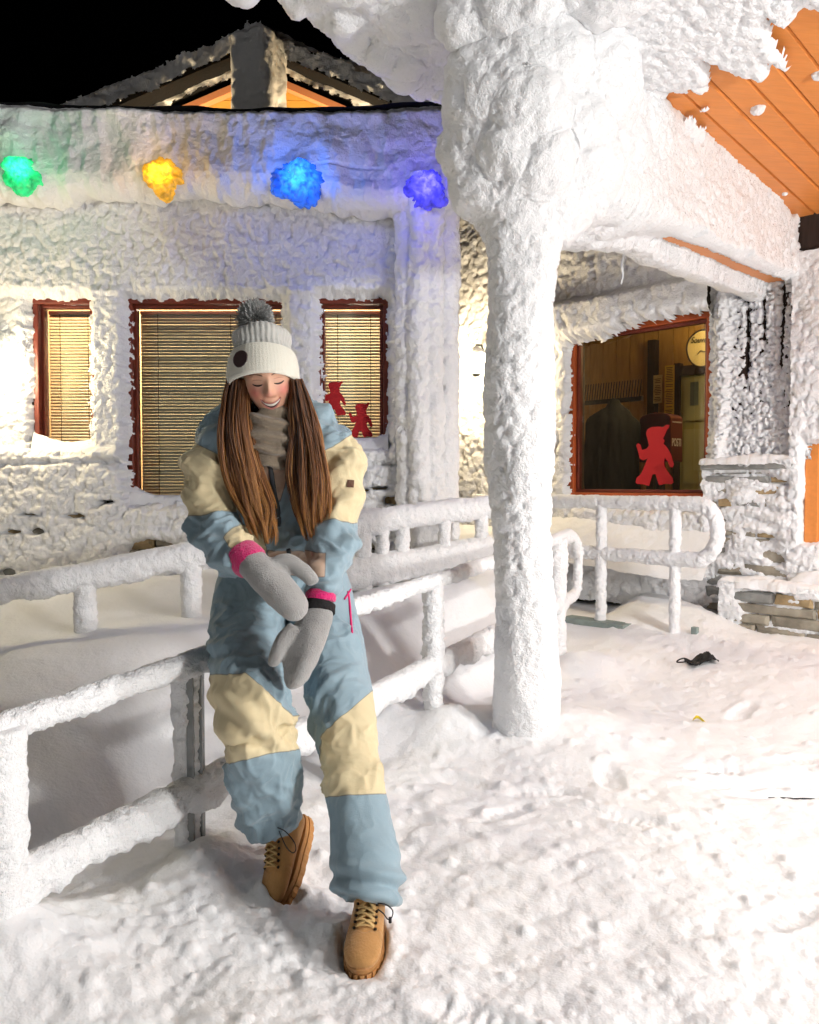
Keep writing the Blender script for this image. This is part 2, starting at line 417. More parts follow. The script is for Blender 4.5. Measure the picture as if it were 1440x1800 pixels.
# ================================================================== lodge front (left)
lodge = empty('lodge_building', (-1.4, 5.6, 0), 'flat-fronted lodge caked in white rime with three windows below a deep snowy roof edge', 'building')
WIN = [(fx(50), fx(163), 1.40, 2.455), (fx(217), fx(507), 1.03, 2.455), (fx(553), fx(682), 1.42, 2.455)]
def wall_cells(x0, x1, z0, z1, holes):
    xs = sorted({x0, x1, *[h[0] for h in holes], *[h[1] for h in holes]}); zs = sorted({z0, z1, *[h[2] for h in holes], *[h[3] for h in holes]})
    for a, b in zip(xs, xs[1:]):
        for c, d in zip(zs, zs[1:]):
            if not any(h[0] - 1e-6 <= a and b <= h[1] + 1e-6 and h[2] - 1e-6 <= c and d <= h[3] + 1e-6 for h in holes): yield a, b, c, d
m = MB()
for a, b, c, d in wall_cells(-4.2, .27, -.2, 3.3, WIN): m.box((a, 5.62, c), (b, 5.84, d))
m.build('wall', M_wallboard, lodge)
m = MB(); m.box((-4.2, 5.34, 3.12), (.30, 5.66, 3.55)); m.build('fascia', M_wallboard, lodge)
# flat roof with its dark edge
def roofz(X, Y): return 3.59 + .025 * np.sin(X * 1.7 + .4) + .10 * sstep(-.9, .2, X)*0 + .05 * sstep(5.4, 6.5, Y)
xs = np.linspace(-4.2, .34, 120); ys = np.linspace(5.24, 8.6, 60); A, B = np.meshgrid(xs, ys, indexing='ij'); A = A.ravel(); B = B.ravel()
Pz = np.stack([A, B, roofz(A, B) + .03 * fbm(np.stack([A * 3, B * 3, 0 * A], 1), 3, 3)], 1)
me = npmesh(Pz, gridquads(120, 60)); link('roof', me, M_roof, lodge)
for bx_ in (((.02, 5.84, 0), (.27, 9.0, 3.6)), ((-4.2, 5.84, -.2), (-4.0, 9, 3.6))): MB().box(*bx_).build('side_wall', M_wallboard, lodge)
m = MB(); m.box((-4.0, 7.3, .2), (.02, 7.4, 3.4)); m.box((-4.0, 5.85, .2), (.02, 7.4, .3)); m.box((-4.0, 5.85, 3.2), (.02, 7.4, 3.3)); m.build('room_lining', M_room, lodge)
# windows
for k, (a, b, c, d) in enumerate(WIN):
    fw = .036
    m = MB()
    m.box((a, 5.60, d - fw), (b, 5.72, d)); m.box((a, 5.60, c), (b, 5.72, c + fw)); m.box((a, 5.602, c + fw), (a + fw, 5.718, d - fw)); m.box((b - fw, 5.602, c + fw), (b, 5.718, d - fw))
    f = m.build('window', M_redwood, lodge, bevel=.006)
    m = MB(); g = .020; i = fw + .002
    m.box((a + i, 5.64, d - i - g), (b - i, 5.70, d - i)); m.box((a + i, 5.64, c + i), (b - i, 5.70, c + i + g)); m.box((a + i, 5.642, c + i + g), (a + i + g, 5.698, d - i - g)); m.box((b - i - g, 5.642, c + i + g), (b - i, 5.698, d - i - g))
    m.build('sash', M_redwood, f, bevel=.004)
    m = MB(); m.box((a + i + .02, 5.668, c + i + .02), (b - i - .02, 5.672, d - i - .02)); m.build('pane', M_glass, f)
# base stones of the lodge: each stone behind the crust
srng = np.random.default_rng(3)
def stone_mesh(w, h, d, r):
    j = lambda s: r.uniform(-s, s)
    c = .16 * min(w, h)
    back = [(-w / 2, 0, -h / 2), (w / 2, 0, -h / 2), (w / 2, 0, h / 2), (-w / 2, 0, h / 2)]
    mid = [(x * .99 + j(.05 * h), -d * .72, z + j(.10 * h)) for x, _, z in back]
    fr = [(x - math.copysign(c, x) + j(.07 * w), -d + j(.12 * d), z - math.copysign(c, z) + j(.12 * h)) for x, _, z in back]
    m = MB(); vs = back + mid + fr + [(j(.1 * w), -d * (1.02 + j(.06)), j(.1 * h))]
    fs = []
    for q in range(4):
        e = (q + 1) % 4; fs += [(q, e, 4 + e, 4 + q), (4 + q, 4 + e, 8 + e, 8 + q), (8 + q, 8 + e, 12)]
    return m.add(vs, fs).mesh()
def stone_courses(parent, x0, x1, z0, z1, hmean, wmean, depth, place, r, joint=.012, skip=None):
    z = z0
    while z < z1 - .02:
        h = min(hmean * r.uniform(.7, 1.35), z1 - z); x = x0
        while x < x1 - .02:
            wd = min(wmean * r.uniform(.55, 1.6), x1 - x)
            if x1 - x - wd < .05: wd = x1 - x
            if skip and skip(x, x + wd, z, z + h): x += wd; continue
            me = stone_mesh(wd - joint, h - joint, depth * r.uniform(.7, 1.15), r)
            o = link('stone', me, [M_stone, M_stone2, M_stone3][r.choice(3, p=[.5, .2, .3])], None)
            o.matrix_world = place(x + wd / 2, z + h / 2); o.parent = parent; o.matrix_parent_inverse = world_of(parent).inverted()
            o.matrix_basis = place(x + wd / 2, z + h / 2)
            x += wd
        z += h
stone_courses(lodge, -3.1, .25, .45, 1.34, .13, .30, .06, lambda x, z: Matrix.Translation((x, 5.615, z)), srng, skip=lambda a, b, c, d: b > WIN[1][0] - .02 and a < WIN[1][1] + .02 and d > .96)
# crust over the lodge wall
PIL = [(fx(163), fx(217)), (fx(507), fx(553)), (fx(688), fx(715))]
BARE = [(fx(262), fz(965), .15, .055), (fx(62), fz(934), .045, .018), (fx(8), fz(1008), .05, .03), (fx(20), fz(935), .05, .012), (fx(78), fz(1008), .04, .018), (fx(185), fz(883), .05, .014), (fx(130), fz(907), .055, .010), (fx(50), fz(905), .05, .008),
        (fx(690), fz(880), .05, .022), (fx(665), fz(858), .06, .010), (fx(640), fz(965), .07, .05), (fx(350), fz(945), .05, .012), (fx(735), fz(975), .05, .04), (fx(640), fz(862), .03, .008)]
def lodge_h(u, v, P):
    sd = np.full(len(u), 9.0)
    ragged = .028 * fbm(P * 16, 3, 3) + .016 * fbm(P * 55, 2, 8)
    for k, (a, b, c, d) in enumerate(WIN):
        sd = np.minimum(sd, boxsdf(u, v, a + (.022, .040, .058)[k], b - (.058, .058, .022)[k], c + .055, d - .028))
    sdr = sd + ragged
    up = sstep(1.40, 1.46, v)
    pil = np.zeros(len(u))
    for a, b in PIL: pil = np.maximum(pil, sstep(-.015, .02, np.minimum(u - a, b - u)) * sstep(1.36, 1.375, v) * sstep(2.52, 2.47, v))
    T = .055 + .055 * pil + (1 - up) * .075 + .05 * sstep(2.44, 2.52, v)
    big = rime2(u, v * .85, .05, 11, 3, .55)
    low = .6 * rime2(u * .8, v * 1.1, .13, 51, 3, .6) + .4 * rime2(u, v, .04, 53, 2)
    h = T + up * .044 * (big - .5) + (1 - up) * .085 * (low - .55) + .020 * fbm(P * 5, 3, 2)
    # belt seam above the stone base
    seam = gauss(v, 1.335 + .01 * np.sin(u * 5), .012) * (1 - up)
    h -= .05 * seam
    for (cx, cz, w, hh) in BARE:
        e = ((u - cx) / w) ** 2 + ((v - cz) / hh) ** 2
        h -= 0.30 * np.exp(-e ** 1.5) * (1 + .9 * fbm(P * 22, 3, 6))
    edge = sstep(0, .075, sdr)
    h = h * np.sqrt(edge) - .012 * (1 - edge)
    lodge_h.sd = sdr
    return h
planecrust('rime_crust', (0, 5.618, 0), (1, 0, 0), (0, 0, 1), (0, -1, 0), -3.35, .30, .40, 3.35, .0094, lodge_h, lambda u, v, P, h: lodge_h.sd > .004, M_rime, lodge, .012)
# fascia crust
def fascia_edge(u): return 3.05 - .10 * sstep(-.75, -.1, u) + .02 * np.sin(u * 3.1)
def build_fascia():
    nu = 360; u1 = np.linspace(-3.4, .33, nu)
    prof = np.array([(5.60, .10), (5.52, .02), (5.42, -.01), (5.33, .0), (5.265, .04), (5.235, .10)])   # underside, then the rolled lip
    lip = spline(prof, 40); nf = 66; nv = 40 + nf
    ze = fascia_edge(u1) + .022 * fbm(np.stack([u1 * 6, 0 * u1, 0 * u1], 1), 3, 4)
    top = 3.585 + .025 * np.sin(u1 * 1.7 + .4)
    Y = np.zeros((nu, nv)); Z = np.zeros((nu, nv)); NY = np.zeros((nu, nv)); NZ = np.zeros((nu, nv))
    Y[:, :40] = lip[None, :, 0]; Z[:, :40] = ze[:, None] + lip[None, :, 1]
    t = np.linspace(0, 1, nf)[None]
    Z[:, 40:] = (ze + .108)[:, None] * (1 - t) + top[:, None] * t
    Y[:, 40:] = 5.235 + .012 * np.sin(t * 3.1) + .07 * sstep(.86, 1, t) ** 2
    NY[:, :40] = -sstep(.2, .9, np.linspace(0, 1, 40))[None]; NZ[:, :40] = -1 + sstep(.4, 1, np.linspace(0, 1, 40))[None]; NY[:, 40:] = -1
    P = np.stack([np.repeat(u1, nv), Y.ravel(), Z.ravel()], 1); N = np.stack([0 * P[:, 0], NY.ravel(), NZ.ravel()], 1)
    u, v = P[:, 0], P[:, 2]
    soft = fbm(P * np.array([8, 4, 3.0]), 4, 14)
    h = .045 * soft + .035 * rime2(u, v * .8, .12, 61, 4, .6) + .008 * rime2(u, v, .03, 71, 2) + .03 * fbm(P * np.array([2.2, 1, 4]), 2, 19) - .02
    h -= .025 * gauss(v, 3.20 + .012 * np.sin(u * 9), .006) * sstep(-.62, -.5, u) * sstep(-.12, -.22, u)
    P = P + N * h[:, None]
    link('rime_crust', npmesh(P, gridquads(nu, nv)), M_rime, lodge)
build_fascia()
# rimed corner post
def pr(t, D, C): return .115 + .03 * np.abs(np.sin(np.arctan2(D[:, 1], D[:, 0]) * 3 + .4)) + .05 * sstep(.86, 1, t)
tubecrust('corner_post', [(.085, 5.44, .70), (.075, 5.43, 1.5), (.07, 5.42, 2.3), (.07, 5.42, 3.16)], pr, 110, .0105, M_rime, lodge,
          lambda Q, D: .06 * rime(Q * np.array([1, 1, .8]), .055, 81, 3) - .020 + .018 * fbm(Q * 6, 3, 7))
def pr2(t, D, C): return .075 + 0 * t
tubecrust('corner_post', [(.235, 5.47, .75), (.235, 5.46, 2.0), (.235, 5.46, 3.2)], pr2, 70, .0105, M_rime, lodge,
          lambda Q, D: .045 * rime(Q, .055, 91, 3) - .015 + .012 * fbm(Q * 6, 3, 7))
# snow on the window sills
def sill_drift(x0, x1, zf, y_in, y_out, drop):
    nu, nv = 90, 46
    u, v = np.meshgrid(np.linspace(x0, x1, nu), np.linspace(0, 1, nv), indexing='ij'); u = u.ravel(); v = v.ravel()
    Y = y_in + (y_out - y_in) * v
    tq = (u - x0) / (x1 - x0); zz0 = zf(tq); z = zz0 - (zz0 - zz0.min()) * sstep(.5, 1, v) * .8 - drop * np.clip((v - .25) / .75, 0, 1) ** 2.0 + .02 * np.sin(v * 3.1) 
    P = np.stack([u, Y, z], 1); P[:, 2] += .012 * fbm(P * 9, 3, 5) + .006 * fbm(P * 30, 2, 6)
    link('snow_drift', npmesh(P, gridquads(nu, nv)[:, ::-1]), M_snow, lodge)
sill_drift(WIN[0][0] + .0, WIN[0][1] - .0, lambda t: 1.47 + .045 * np.abs(2 * (t - .58)) ** 1.8 * (1 + .2 * (t < .58)), 5.665, 5.53, .09)
sill_drift(WIN[1][0] + .0, WIN[1][1] - .0, lambda t: 1.105 + .06 * np.exp(-(t / .10) ** 2) + .03 * np.exp(-((1 - t) / .12) ** 2), 5.665, 5.53, .10)
sill_drift(WIN[2][0] + .0, WIN[2][1] - .0, lambda t: 1.49 + .04 * np.exp(-((1 - t) / .16) ** 2) + .02 * np.exp(-(t / .2) ** 2), 5.665, 5.53, .09)

# venetian blinds
def blind(x0, x1, z0, z1, pitch, tilt, label):
    y = 5.765
    e = empty('venetian_blind', ((x0 + x1) / 2, y, z0), label, 'blind', 'blinds in the lodge windows')
    m = MB(); m.box((x0, y - .02, z1 - .025), (x1, y + .02, z1)); m.build('head_rail', M_blind, e, bevel=.003)
    L = x1 - x0; n = 5; ct, st = math.cos(tilt), math.sin(tilt)
    vs = []; fs = []
    for k in range(n):
        q = (k / (n - 1) - .5) * .026; cu = .0028 * (1 - (2 * k / (n - 1) - 1) ** 2)
        yy = q * ct - cu * st; zz = q * st + cu * ct
        vs += [(-L / 2, yy, zz), (L / 2, yy, zz)]
    fs = [(2 * k, 2 * k + 1, 2 * k + 3, 2 * k + 2) for k in range(n - 1)]
    me = MB().add(vs, fs).mesh(True, False); me.materials.append(M_blind)
    z = z1 - .035; rr = np.random.default_rng(int(x0 * -100))
    while z > z0:
        o = bpy.data.objects.new('slat', me); COL.objects.link(o); o.location = ((x0 + x1) / 2, y, z + rr.uniform(-.0012, .0012)); o.rotation_euler = (rr.uniform(-.05, .05), rr.uniform(-.0015, .0015), 0)
        o.parent = e; o.matrix_parent_inverse = world_of(e).inverted(); z -= pitch
    for q in (.23, .80) if L < .6 else (.12, .62, .93):
        X = x0 + q * L
        m = MB(); m.tube([(X, y - .016, z1 - .02), (X, y - .016, z0)], .0022, 5); m.build('cord', M_cord, e)
blind(WIN[0][0] + .045, WIN[0][1] - .045, 1.40, 2.40, .0215, R(48), 'narrow half-open tan blind in the leftmost lodge window')
blind(WIN[1][0] + .045, WIN[1][1] - .045, 1.03, 2.40, .0215, R(80), 'wide closed cream blind in the lodge window behind the person')
blind(WIN[2][0] + .045, WIN[2][1] - .045, 1.42, 2.40, .0215, R(68), 'narrow tan blind behind two red elf cutouts')

# ================================================================== shop wing (right)
shop = empty('shop_wing', tuple(wing(.6, 0, 0)), 'angled snow-crusted shop wing with a large dark window over a stone base', 'building')
WM = lambda q: tuple(wing(q[0], q[1], q[2]))
W4 = (.03, 1.30, 1.07, 2.47)
m = MB()
for a, b, c, d in wall_cells(-1.6, 3.4, -.1, 4.4, [W4]): m.box((a, -.22, c), (b, 0, d), WM)
m.build('wall', M_wallboard, shop)
a, b, c, d = W4
m = MB(); fw = .055
m.box((a, -.10, d - fw), (b, .02, d), WM); m.box((a, -.10, c), (b, .02, c + fw), WM); m.box((a, -.098, c + fw), (a + fw, .018, d - fw), WM); m.box((b - fw, -.098, c + fw), (b, .018, d - fw), WM)
f4 = m.build('window', mat('orange_red_frame', (.42, .085, .022), .45, .4, bump=.2, bscale=30, var=.15), shop, bevel=.006)
m = MB(); i = fw + .002; g = .025
m.box((a + i, -.075, d - i - g), (b - i, -.015, d - i), WM); m.box((a + i, -.075, c + i), (b - i, -.015, c + i + g), WM); m.box((a + i, -.073, c + i + g), (a + i + g, -.017, d - i - g), WM); m.box((b - i - g, -.073, c + i + g), (b - i, -.017, d - i - g), WM)
m.build('sash', M_redwood, f4, bevel=.004)
m = MB(); m.box((a + i + .02, -.046, c + i + .02), (b - i - .02, -.042, d - i - .02), WM); m.build('pane', M_glass, f4)
# crust on the wing wall
def shop_h(u, v, P):
    ragged = .03 * fbm(P * 15, 3, 33) + .02 * fbm(P * 50, 2, 38)
    drip = .10 * sstep(.45, 1.2, u) + .03 * fbm(np.stack([u * 9, 0 * u, 0 * u], 1), 2, 3) * sstep(.3, .6, u)
    sd = boxsdf(u, v, W4[0] + .005, W4[1] - .055, W4[2] - .04, W4[3] - .04 - drip)
    sdr = sd + ragged
    big = rime2(u, v, .06, 111, 3, .5)
    hood = sstep(2.36, 2.46, v) * sstep(2.74, 2.66, v) * sstep(1.75, 1.6, u)
    T = .06 + .12 * hood
    h = T + .045 * (big - .45) * (1 - .3 * hood) + .02 * fbm(P * 5, 3, 2)
    low = sstep(1.06, .98, v); h += low * (.06 + .03 * fbm(P * 4, 3, 8))
    edge = sstep(0, .07, sdr)
    h = h * np.sqrt(edge) - .012 * (1 - edge)
    shop_h.sd = sdr; return h
planecrust('rime_crust', wing(0, .002, 0), E2, Zv, N2, .0, 3.3, .25, 4.3, .0135, shop_h, lambda u, v, P, h: shop_h.sd > .004, M_rime, shop, .012)
# smooth snow ledge under the shop window
nu, nv = 120, 50
u, v = np.meshgrid(np.linspace(-.1, 1.75, nu), np.linspace(0, 1, nv), indexing='ij'); u = u.ravel(); v = v.ravel()
P = wing(0, 0, 0) + u[:, None] * E2 + (-.02 + .42 * v)[:, None] * N2
zz = 1.02 - .04 * np.sin(u * 3 + 1) - .30 * v - .18 * v ** 3 + .02 * np.sin(v * 7 + u * 2)
P = P + zz[:, None] * Zv; P[:, 2] += .02 * fbm(P * 5, 3, 5) + .008 * fbm(P * 20, 2, 5)
link('snow_drift', npmesh(P, gridquads(nu, nv)), M_snow, shop)
# timber boards beside the window
x = -.585
brng = np.random.default_rng(9)
for wd in (.10, .13, .115, .12, .105):
    o = brng.uniform(.03, .055)
    m = MB(); m.box((x + .006, .004, 1.36), (x + wd - .006, o, 2.75), WM); m.build('board', M_timber, shop, bevel=.004); x += wd
def board_h(u, v, P):
    cell = rime2(u, v, .036, 131, 3, .55)
    dens = .016 + .026 * sstep(.1, -.05, np.abs(u + .1)) + .05 * sstep(.08, .0, np.abs(u + .06)) + .05 * sstep(.05, .01, np.abs(u + .62)) + .035 * sstep(1.75, 1.45, v)
    groove = 0
    for q in (-.235, -.36, -.475): groove = np.maximum(groove, gauss(u, q + .008 * np.sin(v * 5 + q * 30), .011) * sstep(1.85, 2.0, v + .25 * np.sin(q * 40)))
    return .008 + dens + .075 * (cell - .60) + .018 * fbm(P * 7, 3, 4) - .07 * groove
planecrust('rime_crust', wing(0, .03, 0), E2, Zv, N2, -.70, .035, 1.36, 2.72, .008, board_h, None, M_rime, shop, .010)
m = MB(); m.box((-1.5, .01, 2.74), (.05, .13, 3.0), WM); m.build('header_beam', M_timber, shop, bevel=.01)
# stone pier and plinth
pier_place = lambda out: (lambda x, z: Matrix.Translation(Vector(wing(x, out, z))) @ Matrix.Rotation(math.atan2(-E2[1], -E2[0]), 4, 'Z'))
m = MB(); m.box((-.55, .002, .1), (.015, .085, 1.30), WM); m.build('pier_core', M_mortar, shop)
stone_courses(shop, -.565, .025, .28, 1.285, .085, .20, .06, pier_place(.082), np.random.default_rng(12), .012)
m = MB(); m.box((-.60, .0, 1.295), (.05, .17, 1.345), WM); m.build('pier_cap', M_stone3, shop, bevel=.012)
m = MB(); m.box((-1.55, .10, .02), (-.22, .29, .50), WM); m.build('plinth_core', M_mortar, shop)
stone_courses(shop, -1.55, -.20, .05, .505, .085, .34, .05, pier_place(.288), np.random.default_rng(21), .007)
def pier_h(u, v, P):
    n = fbm(P * np.array([5, 5, 11]), 3, 71)
    cover = .22 + 1.5 * n - .35 * sstep(.9, .5, v) + .5 * sstep(-.47, -.54, u) + .25 * sstep(-.02, .02, u) + .55 * sstep(1.20, 1.29, v) + .5 * gauss(v, .62, .05)
    joint = .012 * np.sin(v * 60 + 2 * np.sin(u * 7))
    cell = rime2(u, v, .03, 141, 3)
    return .045 + .034 * np.clip(cover, -1.3, 1.3) + .022 * (cell - .4) + joint * .8
planecrust('rime_crust', wing(0, .082, 0), E2, Zv, N2, -.60, .04, .22, 1.36, .0085, pier_h, None, M_rime, shop, .008)
def cap_snow(s0, s1, o0, o1, z, hh, seed, name='snow_drift', round_=.05):
    nu, nv = int((s1 - s0) / .011), max(18, int((o1 - o0) / .011))
    u, v = np.meshgrid(np.linspace(s0, s1, nu), np.linspace(o0, o1, nv), indexing='ij'); u = u.ravel(); v = v.ravel()
    e = np.minimum(np.minimum(u - s0, s1 - u), np.minimum(v - o0 + 1, o1 - v)); q = np.clip(e / round_, 0, 1); rr = np.sqrt(np.clip(1 - (1 - q) ** 2, 0, 1))
    P = wing(0, 0, z) + u[:, None] * E2 + v[:, None] * N2
    P[:, 2] += hh * rr * (1 + .5 * fbm(P * 5, 3, seed)) + .012 * fbm(P * 25, 2, seed) - .01 * (1 - rr)
    P = P + (N2 * .02)[None] * (fbm(P * 12, 3, seed + 5) * (v > o1 - .03))[:, None]
    link(name, npmesh(P, gridquads(nu, nv)), M_snow, shop)
def plinth_h(u, v, P): return .045 + .034 * np.clip(.35 + 1.6 * fbm(P * np.array([4, 4, 12]), 3, 171) + .9 * sstep(-.40, -.26, u) + .5 * sstep(.22, .12, v), -1.3, 1.3) - .034 + .02 * (rime2(u, v, .03, 173, 3) - .4)
planecrust('rime_crust', wing(0, .288, 0), E2, Zv, N2, -1.5, -.19, .05, .53, .009, plinth_h, None, M_rime, shop, .006)
cap_snow(-.62, .06, 0, .185, 1.343, .055, 3)
cap_snow(-1.55, -.17, .07, .35, .50, .05, 8)
# orange plank door at the right edge with its rimed frame
door = MB()
do = empty('plank_door', tuple(wing(-1.2, .05, .5)), 'orange red plank door beside the stone pier at the right edge', 'door')
for k in range(7):
    m = MB(); m.box((-.745 - .115 * k - .109, .03, .60), (-.745 - .115 * k, .052, 2.62), WM); m.build('plank', mat('door_paint', (.62, .13, .02), .4, .4, bump=.2, bscale=15, var=.1) if k == 0 else MATS['door_paint'], do, bevel=.006)
m = MB(); m.box((-.742, .002, .5), (-.652, .095, 2.70), WM); m.build('door_post', M_orange, shop, bevel=.008)
def jamb_h(u, v, P): return .03 + .04 * rime2(u, v, .05, 151, 3) + .02 * fbm(P * 6, 3, 5) - .14 * sstep(-.635, -.665, u + .02 * fbm(P * 12, 3, 9)) * sstep(1.50, 1.42, v) * sstep(.78, .84, v)
planecrust('rime_crust', wing(0, .10, 0), E2, Zv, N2, -.80, -.575, .5, 2.72, .010, jamb_h, None, M_rime, shop, .010)
cap_snow(-1.5, -.60, .0, .26, .50, .13, 18, round_=.12)
# ================================================================== canopy on its pillar
canopy = empty('porch_canopy', tuple(P0 + 1.4 * U1 + 1.4 * V1 + 3.0 * Zv), 'wide porch canopy with orange plank ceiling and frosted beams', 'canopy')
CM = lambda q: tuple(P0 + q[0] * U1 + q[1] * V1 + q[2] * Zv)
def zc(a): return 2.94 + .11 * (2.8 - a)
c = .15; k = 0
prng = np.random.default_rng(31)
while c < 3.7:
    wd = .145
    vs = []
    dz = prng.uniform(-.0025, .0025)
    for (a, z) in ((.03, zc(.03)), (2.82, zc(2.82))):
        for (cc, e) in ((c + .001, .012), (c + .010, 0), (c + wd - .010, 0), (c + wd - .001, .012)): vs.append((a, cc, z + e + dz))
    vs += [(a, cc, z + .03) for a, cc, z in [vs[0], vs[3], vs[4], vs[7]]]
    m = MB(); m.add([CM(q) for q in vs], [(0, 4, 5, 1), (1, 5, 6, 2), (2, 6, 7, 3), (3, 7, 11, 9), (0, 8, 10, 4), (8, 9, 11, 10), (0, 1, 2, 3, 9, 8), (4, 10, 11, 7, 6, 5)])
    m.build('plank', M_orange, canopy); c += wd; k += 1
m = MB(); m.add([CM(q) for q in [(-1.9, -.86, zc(-1.9) + .10), (2.9, -.86, zc(2.9) + .10), (2.9, 8.2, zc(2.9) + .10), (-1.9, 8.2, zc(-1.9) + .10), (-1.9, -.86, zc(-1.9) + .32), (2.9, -.86, zc(2.9) + .32), (2.9, 8.2, zc(2.9) + .32), (-1.9, 8.2, zc(-1.9) + .32)]],
      [(0, 3, 2, 1), (4, 5, 6, 7), (0, 1, 5, 4), (1, 2, 6, 5), (2, 3, 7, 6), (3, 0, 4, 7)]); m.build('roof_deck', M_roof, canopy)
m = MB(); m.box((-.05, -.125, 2.575), (2.80, .125, 3.05), CM); m.build('side_beam', M_orange, canopy, bevel=.008)
m = MB(); m.box((-.30, -.13, 3.16), (.02, 8.1, 3.34), CM); m.build('front_beam', M_orange, canopy, bevel=.008)
def displaced(name, V, F, dfun, mat_, parent, rl=2):
    V = relax(V, F, rl); N = smoothnormals(V, F)
    V = V + N * dfun(V, N)[:, None]
    return link(name, npmesh(V, F), mat_, parent)
def loc(P): d = P - P0; return d @ U1, d @ V1
# ragged rime under the ceiling
def ceil_h(u, v, P):
    n = fbm(P * np.array([3.2, 3.2, 1]), 4, 201); fine = fbm(P * 14, 3, 207)
    fing = fbm(np.stack([u * 1.6, v * 9, 0 * u], 1), 3, 211)
    wo = 2.8 - u - .28
    fall = sstep(1.05, 2.05, wo - .25 * v * 0) 
    c1 = 1.9 * sstep(1.0, 2.3, wo + .45 * fing + .10 * n) - .95            # outer part is covered, in fingers along the planks
    c2 = 1.25 * sstep(.28, .08, v - .16 * n - .10 * sstep(1.1, 2.4, wo)) - .75     # along the side beam
    cov = np.maximum(c1, c2) + .22 * fine
    spot = np.zeros(len(u))
    t = np.clip(cov / .5, -1, 1)
    return np.where(t > 0, .012 + .05 * np.sqrt(np.clip(t, 0, 1)), -.03 + .03 * 0) + np.where(t > 0, .035 * rime2(u, v, .045, 221, 3), 0) * np.clip(t * 2, 0, 1) - .012 * (t < 0)
SPOTS = []
for (px_, py_, r_) in ((1333, 190, .035), (1380, 340, .016), (1285, 170, .012), (1425, 222, .012), (1280, 205, .008), (1440, 130, .03), (1325, 335, .05), (1250, 285, .025), (1265, 214, .008), (1397, 237, .010)):
    for Yt in np.linspace(3, 6, 400):
        p = at(px_, py_, Yt); a_, c_ = loc(p)
        if p[2] >= zc(a_): break
    if r_ > .014: SPOTS.append((a_, c_, r_))
for k, (a_, c_, r_) in enumerate(SPOTS):
    q = np.array(CM((a_, c_, zc(a_)))); m = MB(); m.ball(q, (r_ * .8, r_ * .8, r_ * .55), 16, 12); V, F = remesh(m.mesh(), r_ * .12)
    V = V + smoothnormals(V, F) * (r_ * .5 * rime(V / r_, .6, 280 + k, 2) - r_ * .1)[:, None]; link('rime_clump', npmesh(V, F), M_rime, canopy)
sl = np.array([*(U1[:2]), -.11]); nl = -np.cross(sl, V1); nl = nl / np.linalg.norm(nl); nl = nl if nl[2] < 0 else -nl
planecrust('rime_crust', P0 + zc(0) * Zv, sl, V1, nl, -.05, 2.80, .10, 2.6, .0095, ceil_h, lambda u, v, P, h: h > -.02, M_rime, canopy, .004, 9)
# beams and overhang under lumpy snow
m = MB(); m.box((-.15, -.135, 2.57), (2.78, .135, 3.1), CM)
V, F = remesh(m.mesh(), .0125)
def b1(Vv, N):
    a, c = loc(Vv)
    strip = (N[:, 2] < -.4) * sstep(.9, 1.5, a + .3 * fbm(Vv * 4, 3, 5)) * sstep(.075, .045, np.abs(c - .03 + .02 * fbm(Vv * 5, 2, 9)) - .012 * (a - 1.5) + .012 * fbm(Vv * 40, 2, 3))
    tip = sstep(2.35, 2.7, a) * (V1[0] * N[:, 0] + V1[1] * N[:, 1] > .5) * sstep(.2, .5, fbm(Vv * 11, 3, 77) + .15)
    lump = .07 * sstep(1.2, .2, a) * (1 + fbm(Vv * 5, 2, 15))
    nearlip = (N[:, 2] < -.3) * sstep(-.06, .03, c)
    d = (.035 + .05 * rime(Vv, .042, 231, 3, .65) + .025 * fbm(Vv * 5, 3, 14) + .03 * gauss(Vv[:, 2], 2.60, .06) * (c < -.02)) * (1 - .72 * nearlip * sstep(.5, 1.2, a)) + lump
    return np.where(strip > .5, -.03, d) * (1 - tip) - .03 * tip
displaced('rime_crust', V, F, b1, M_rime, canopy, 3)
m = MB()
m.add([CM(q) for q in [(-1.85, -.80, zc(-1.85) + .06), (2.6, -.80, zc(2.6) + .06), (2.6, -.16, zc(2.6) + .06), (-1.85, -.16, zc(-1.85) + .06), (-1.85, -.80, zc(-1.85) + .34), (2.6, -.80, zc(2.6) + .34), (2.6, -.16, zc(2.6) + .34), (-1.85, -.16, zc(-1.85) + .34)]],
      [(0, 3, 2, 1), (4, 5, 6, 7), (0, 1, 5, 4), (1, 2, 6, 5), (2, 3, 7, 6), (3, 0, 4, 7)])
m.add([CM(q) for q in [(-1.85, -.5, zc(-1.85) + .06), (-.1, -.5, zc(-.1) + .06), (-.1, 2.8, zc(-.1) + .06), (-1.85, 2.8, zc(-1.85) + .06), (-1.85, -.5, zc(-1.85) + .30), (-.1, -.5, zc(-.1) + .30), (-.1, 2.8, zc(-.1) + .30), (-1.85, 2.8, zc(-1.85) + .30)]],
      [(0, 3, 2, 1), (4, 5, 6, 7), (0, 1, 5, 4), (1, 2, 6, 5), (2, 3, 7, 6), (3, 0, 4, 7)])
m.box((-.33, -.14, 3.14), (.05, 2.8, 3.4), CM)
lr = np.random.default_rng(5)
for k in range(34):
    a_ = lr.uniform(-1.7, 1.6); m.ball(CM((a_, -.76 + lr.uniform(-.02, .12), zc(a_) + lr.uniform(.02, .16))), lr.uniform(.05, .11), 12, 9)
for k in range(40):
    a_ = lr.uniform(-1.7, -.2); cc = lr.uniform(-.7, 1.6); m.ball(CM((a_, cc, zc(a_) + .09)), (lr.uniform(.1, .22),) * 2 + (lr.uniform(.04, .09),), 12, 9)
for k in range(14):
    m.ball(CM((lr.uniform(-.34, .05), lr.uniform(-.15, 1.4), 3.15)), lr.uniform(.07, .12), 12, 9)
V, F = remesh(m.mesh(), .016)
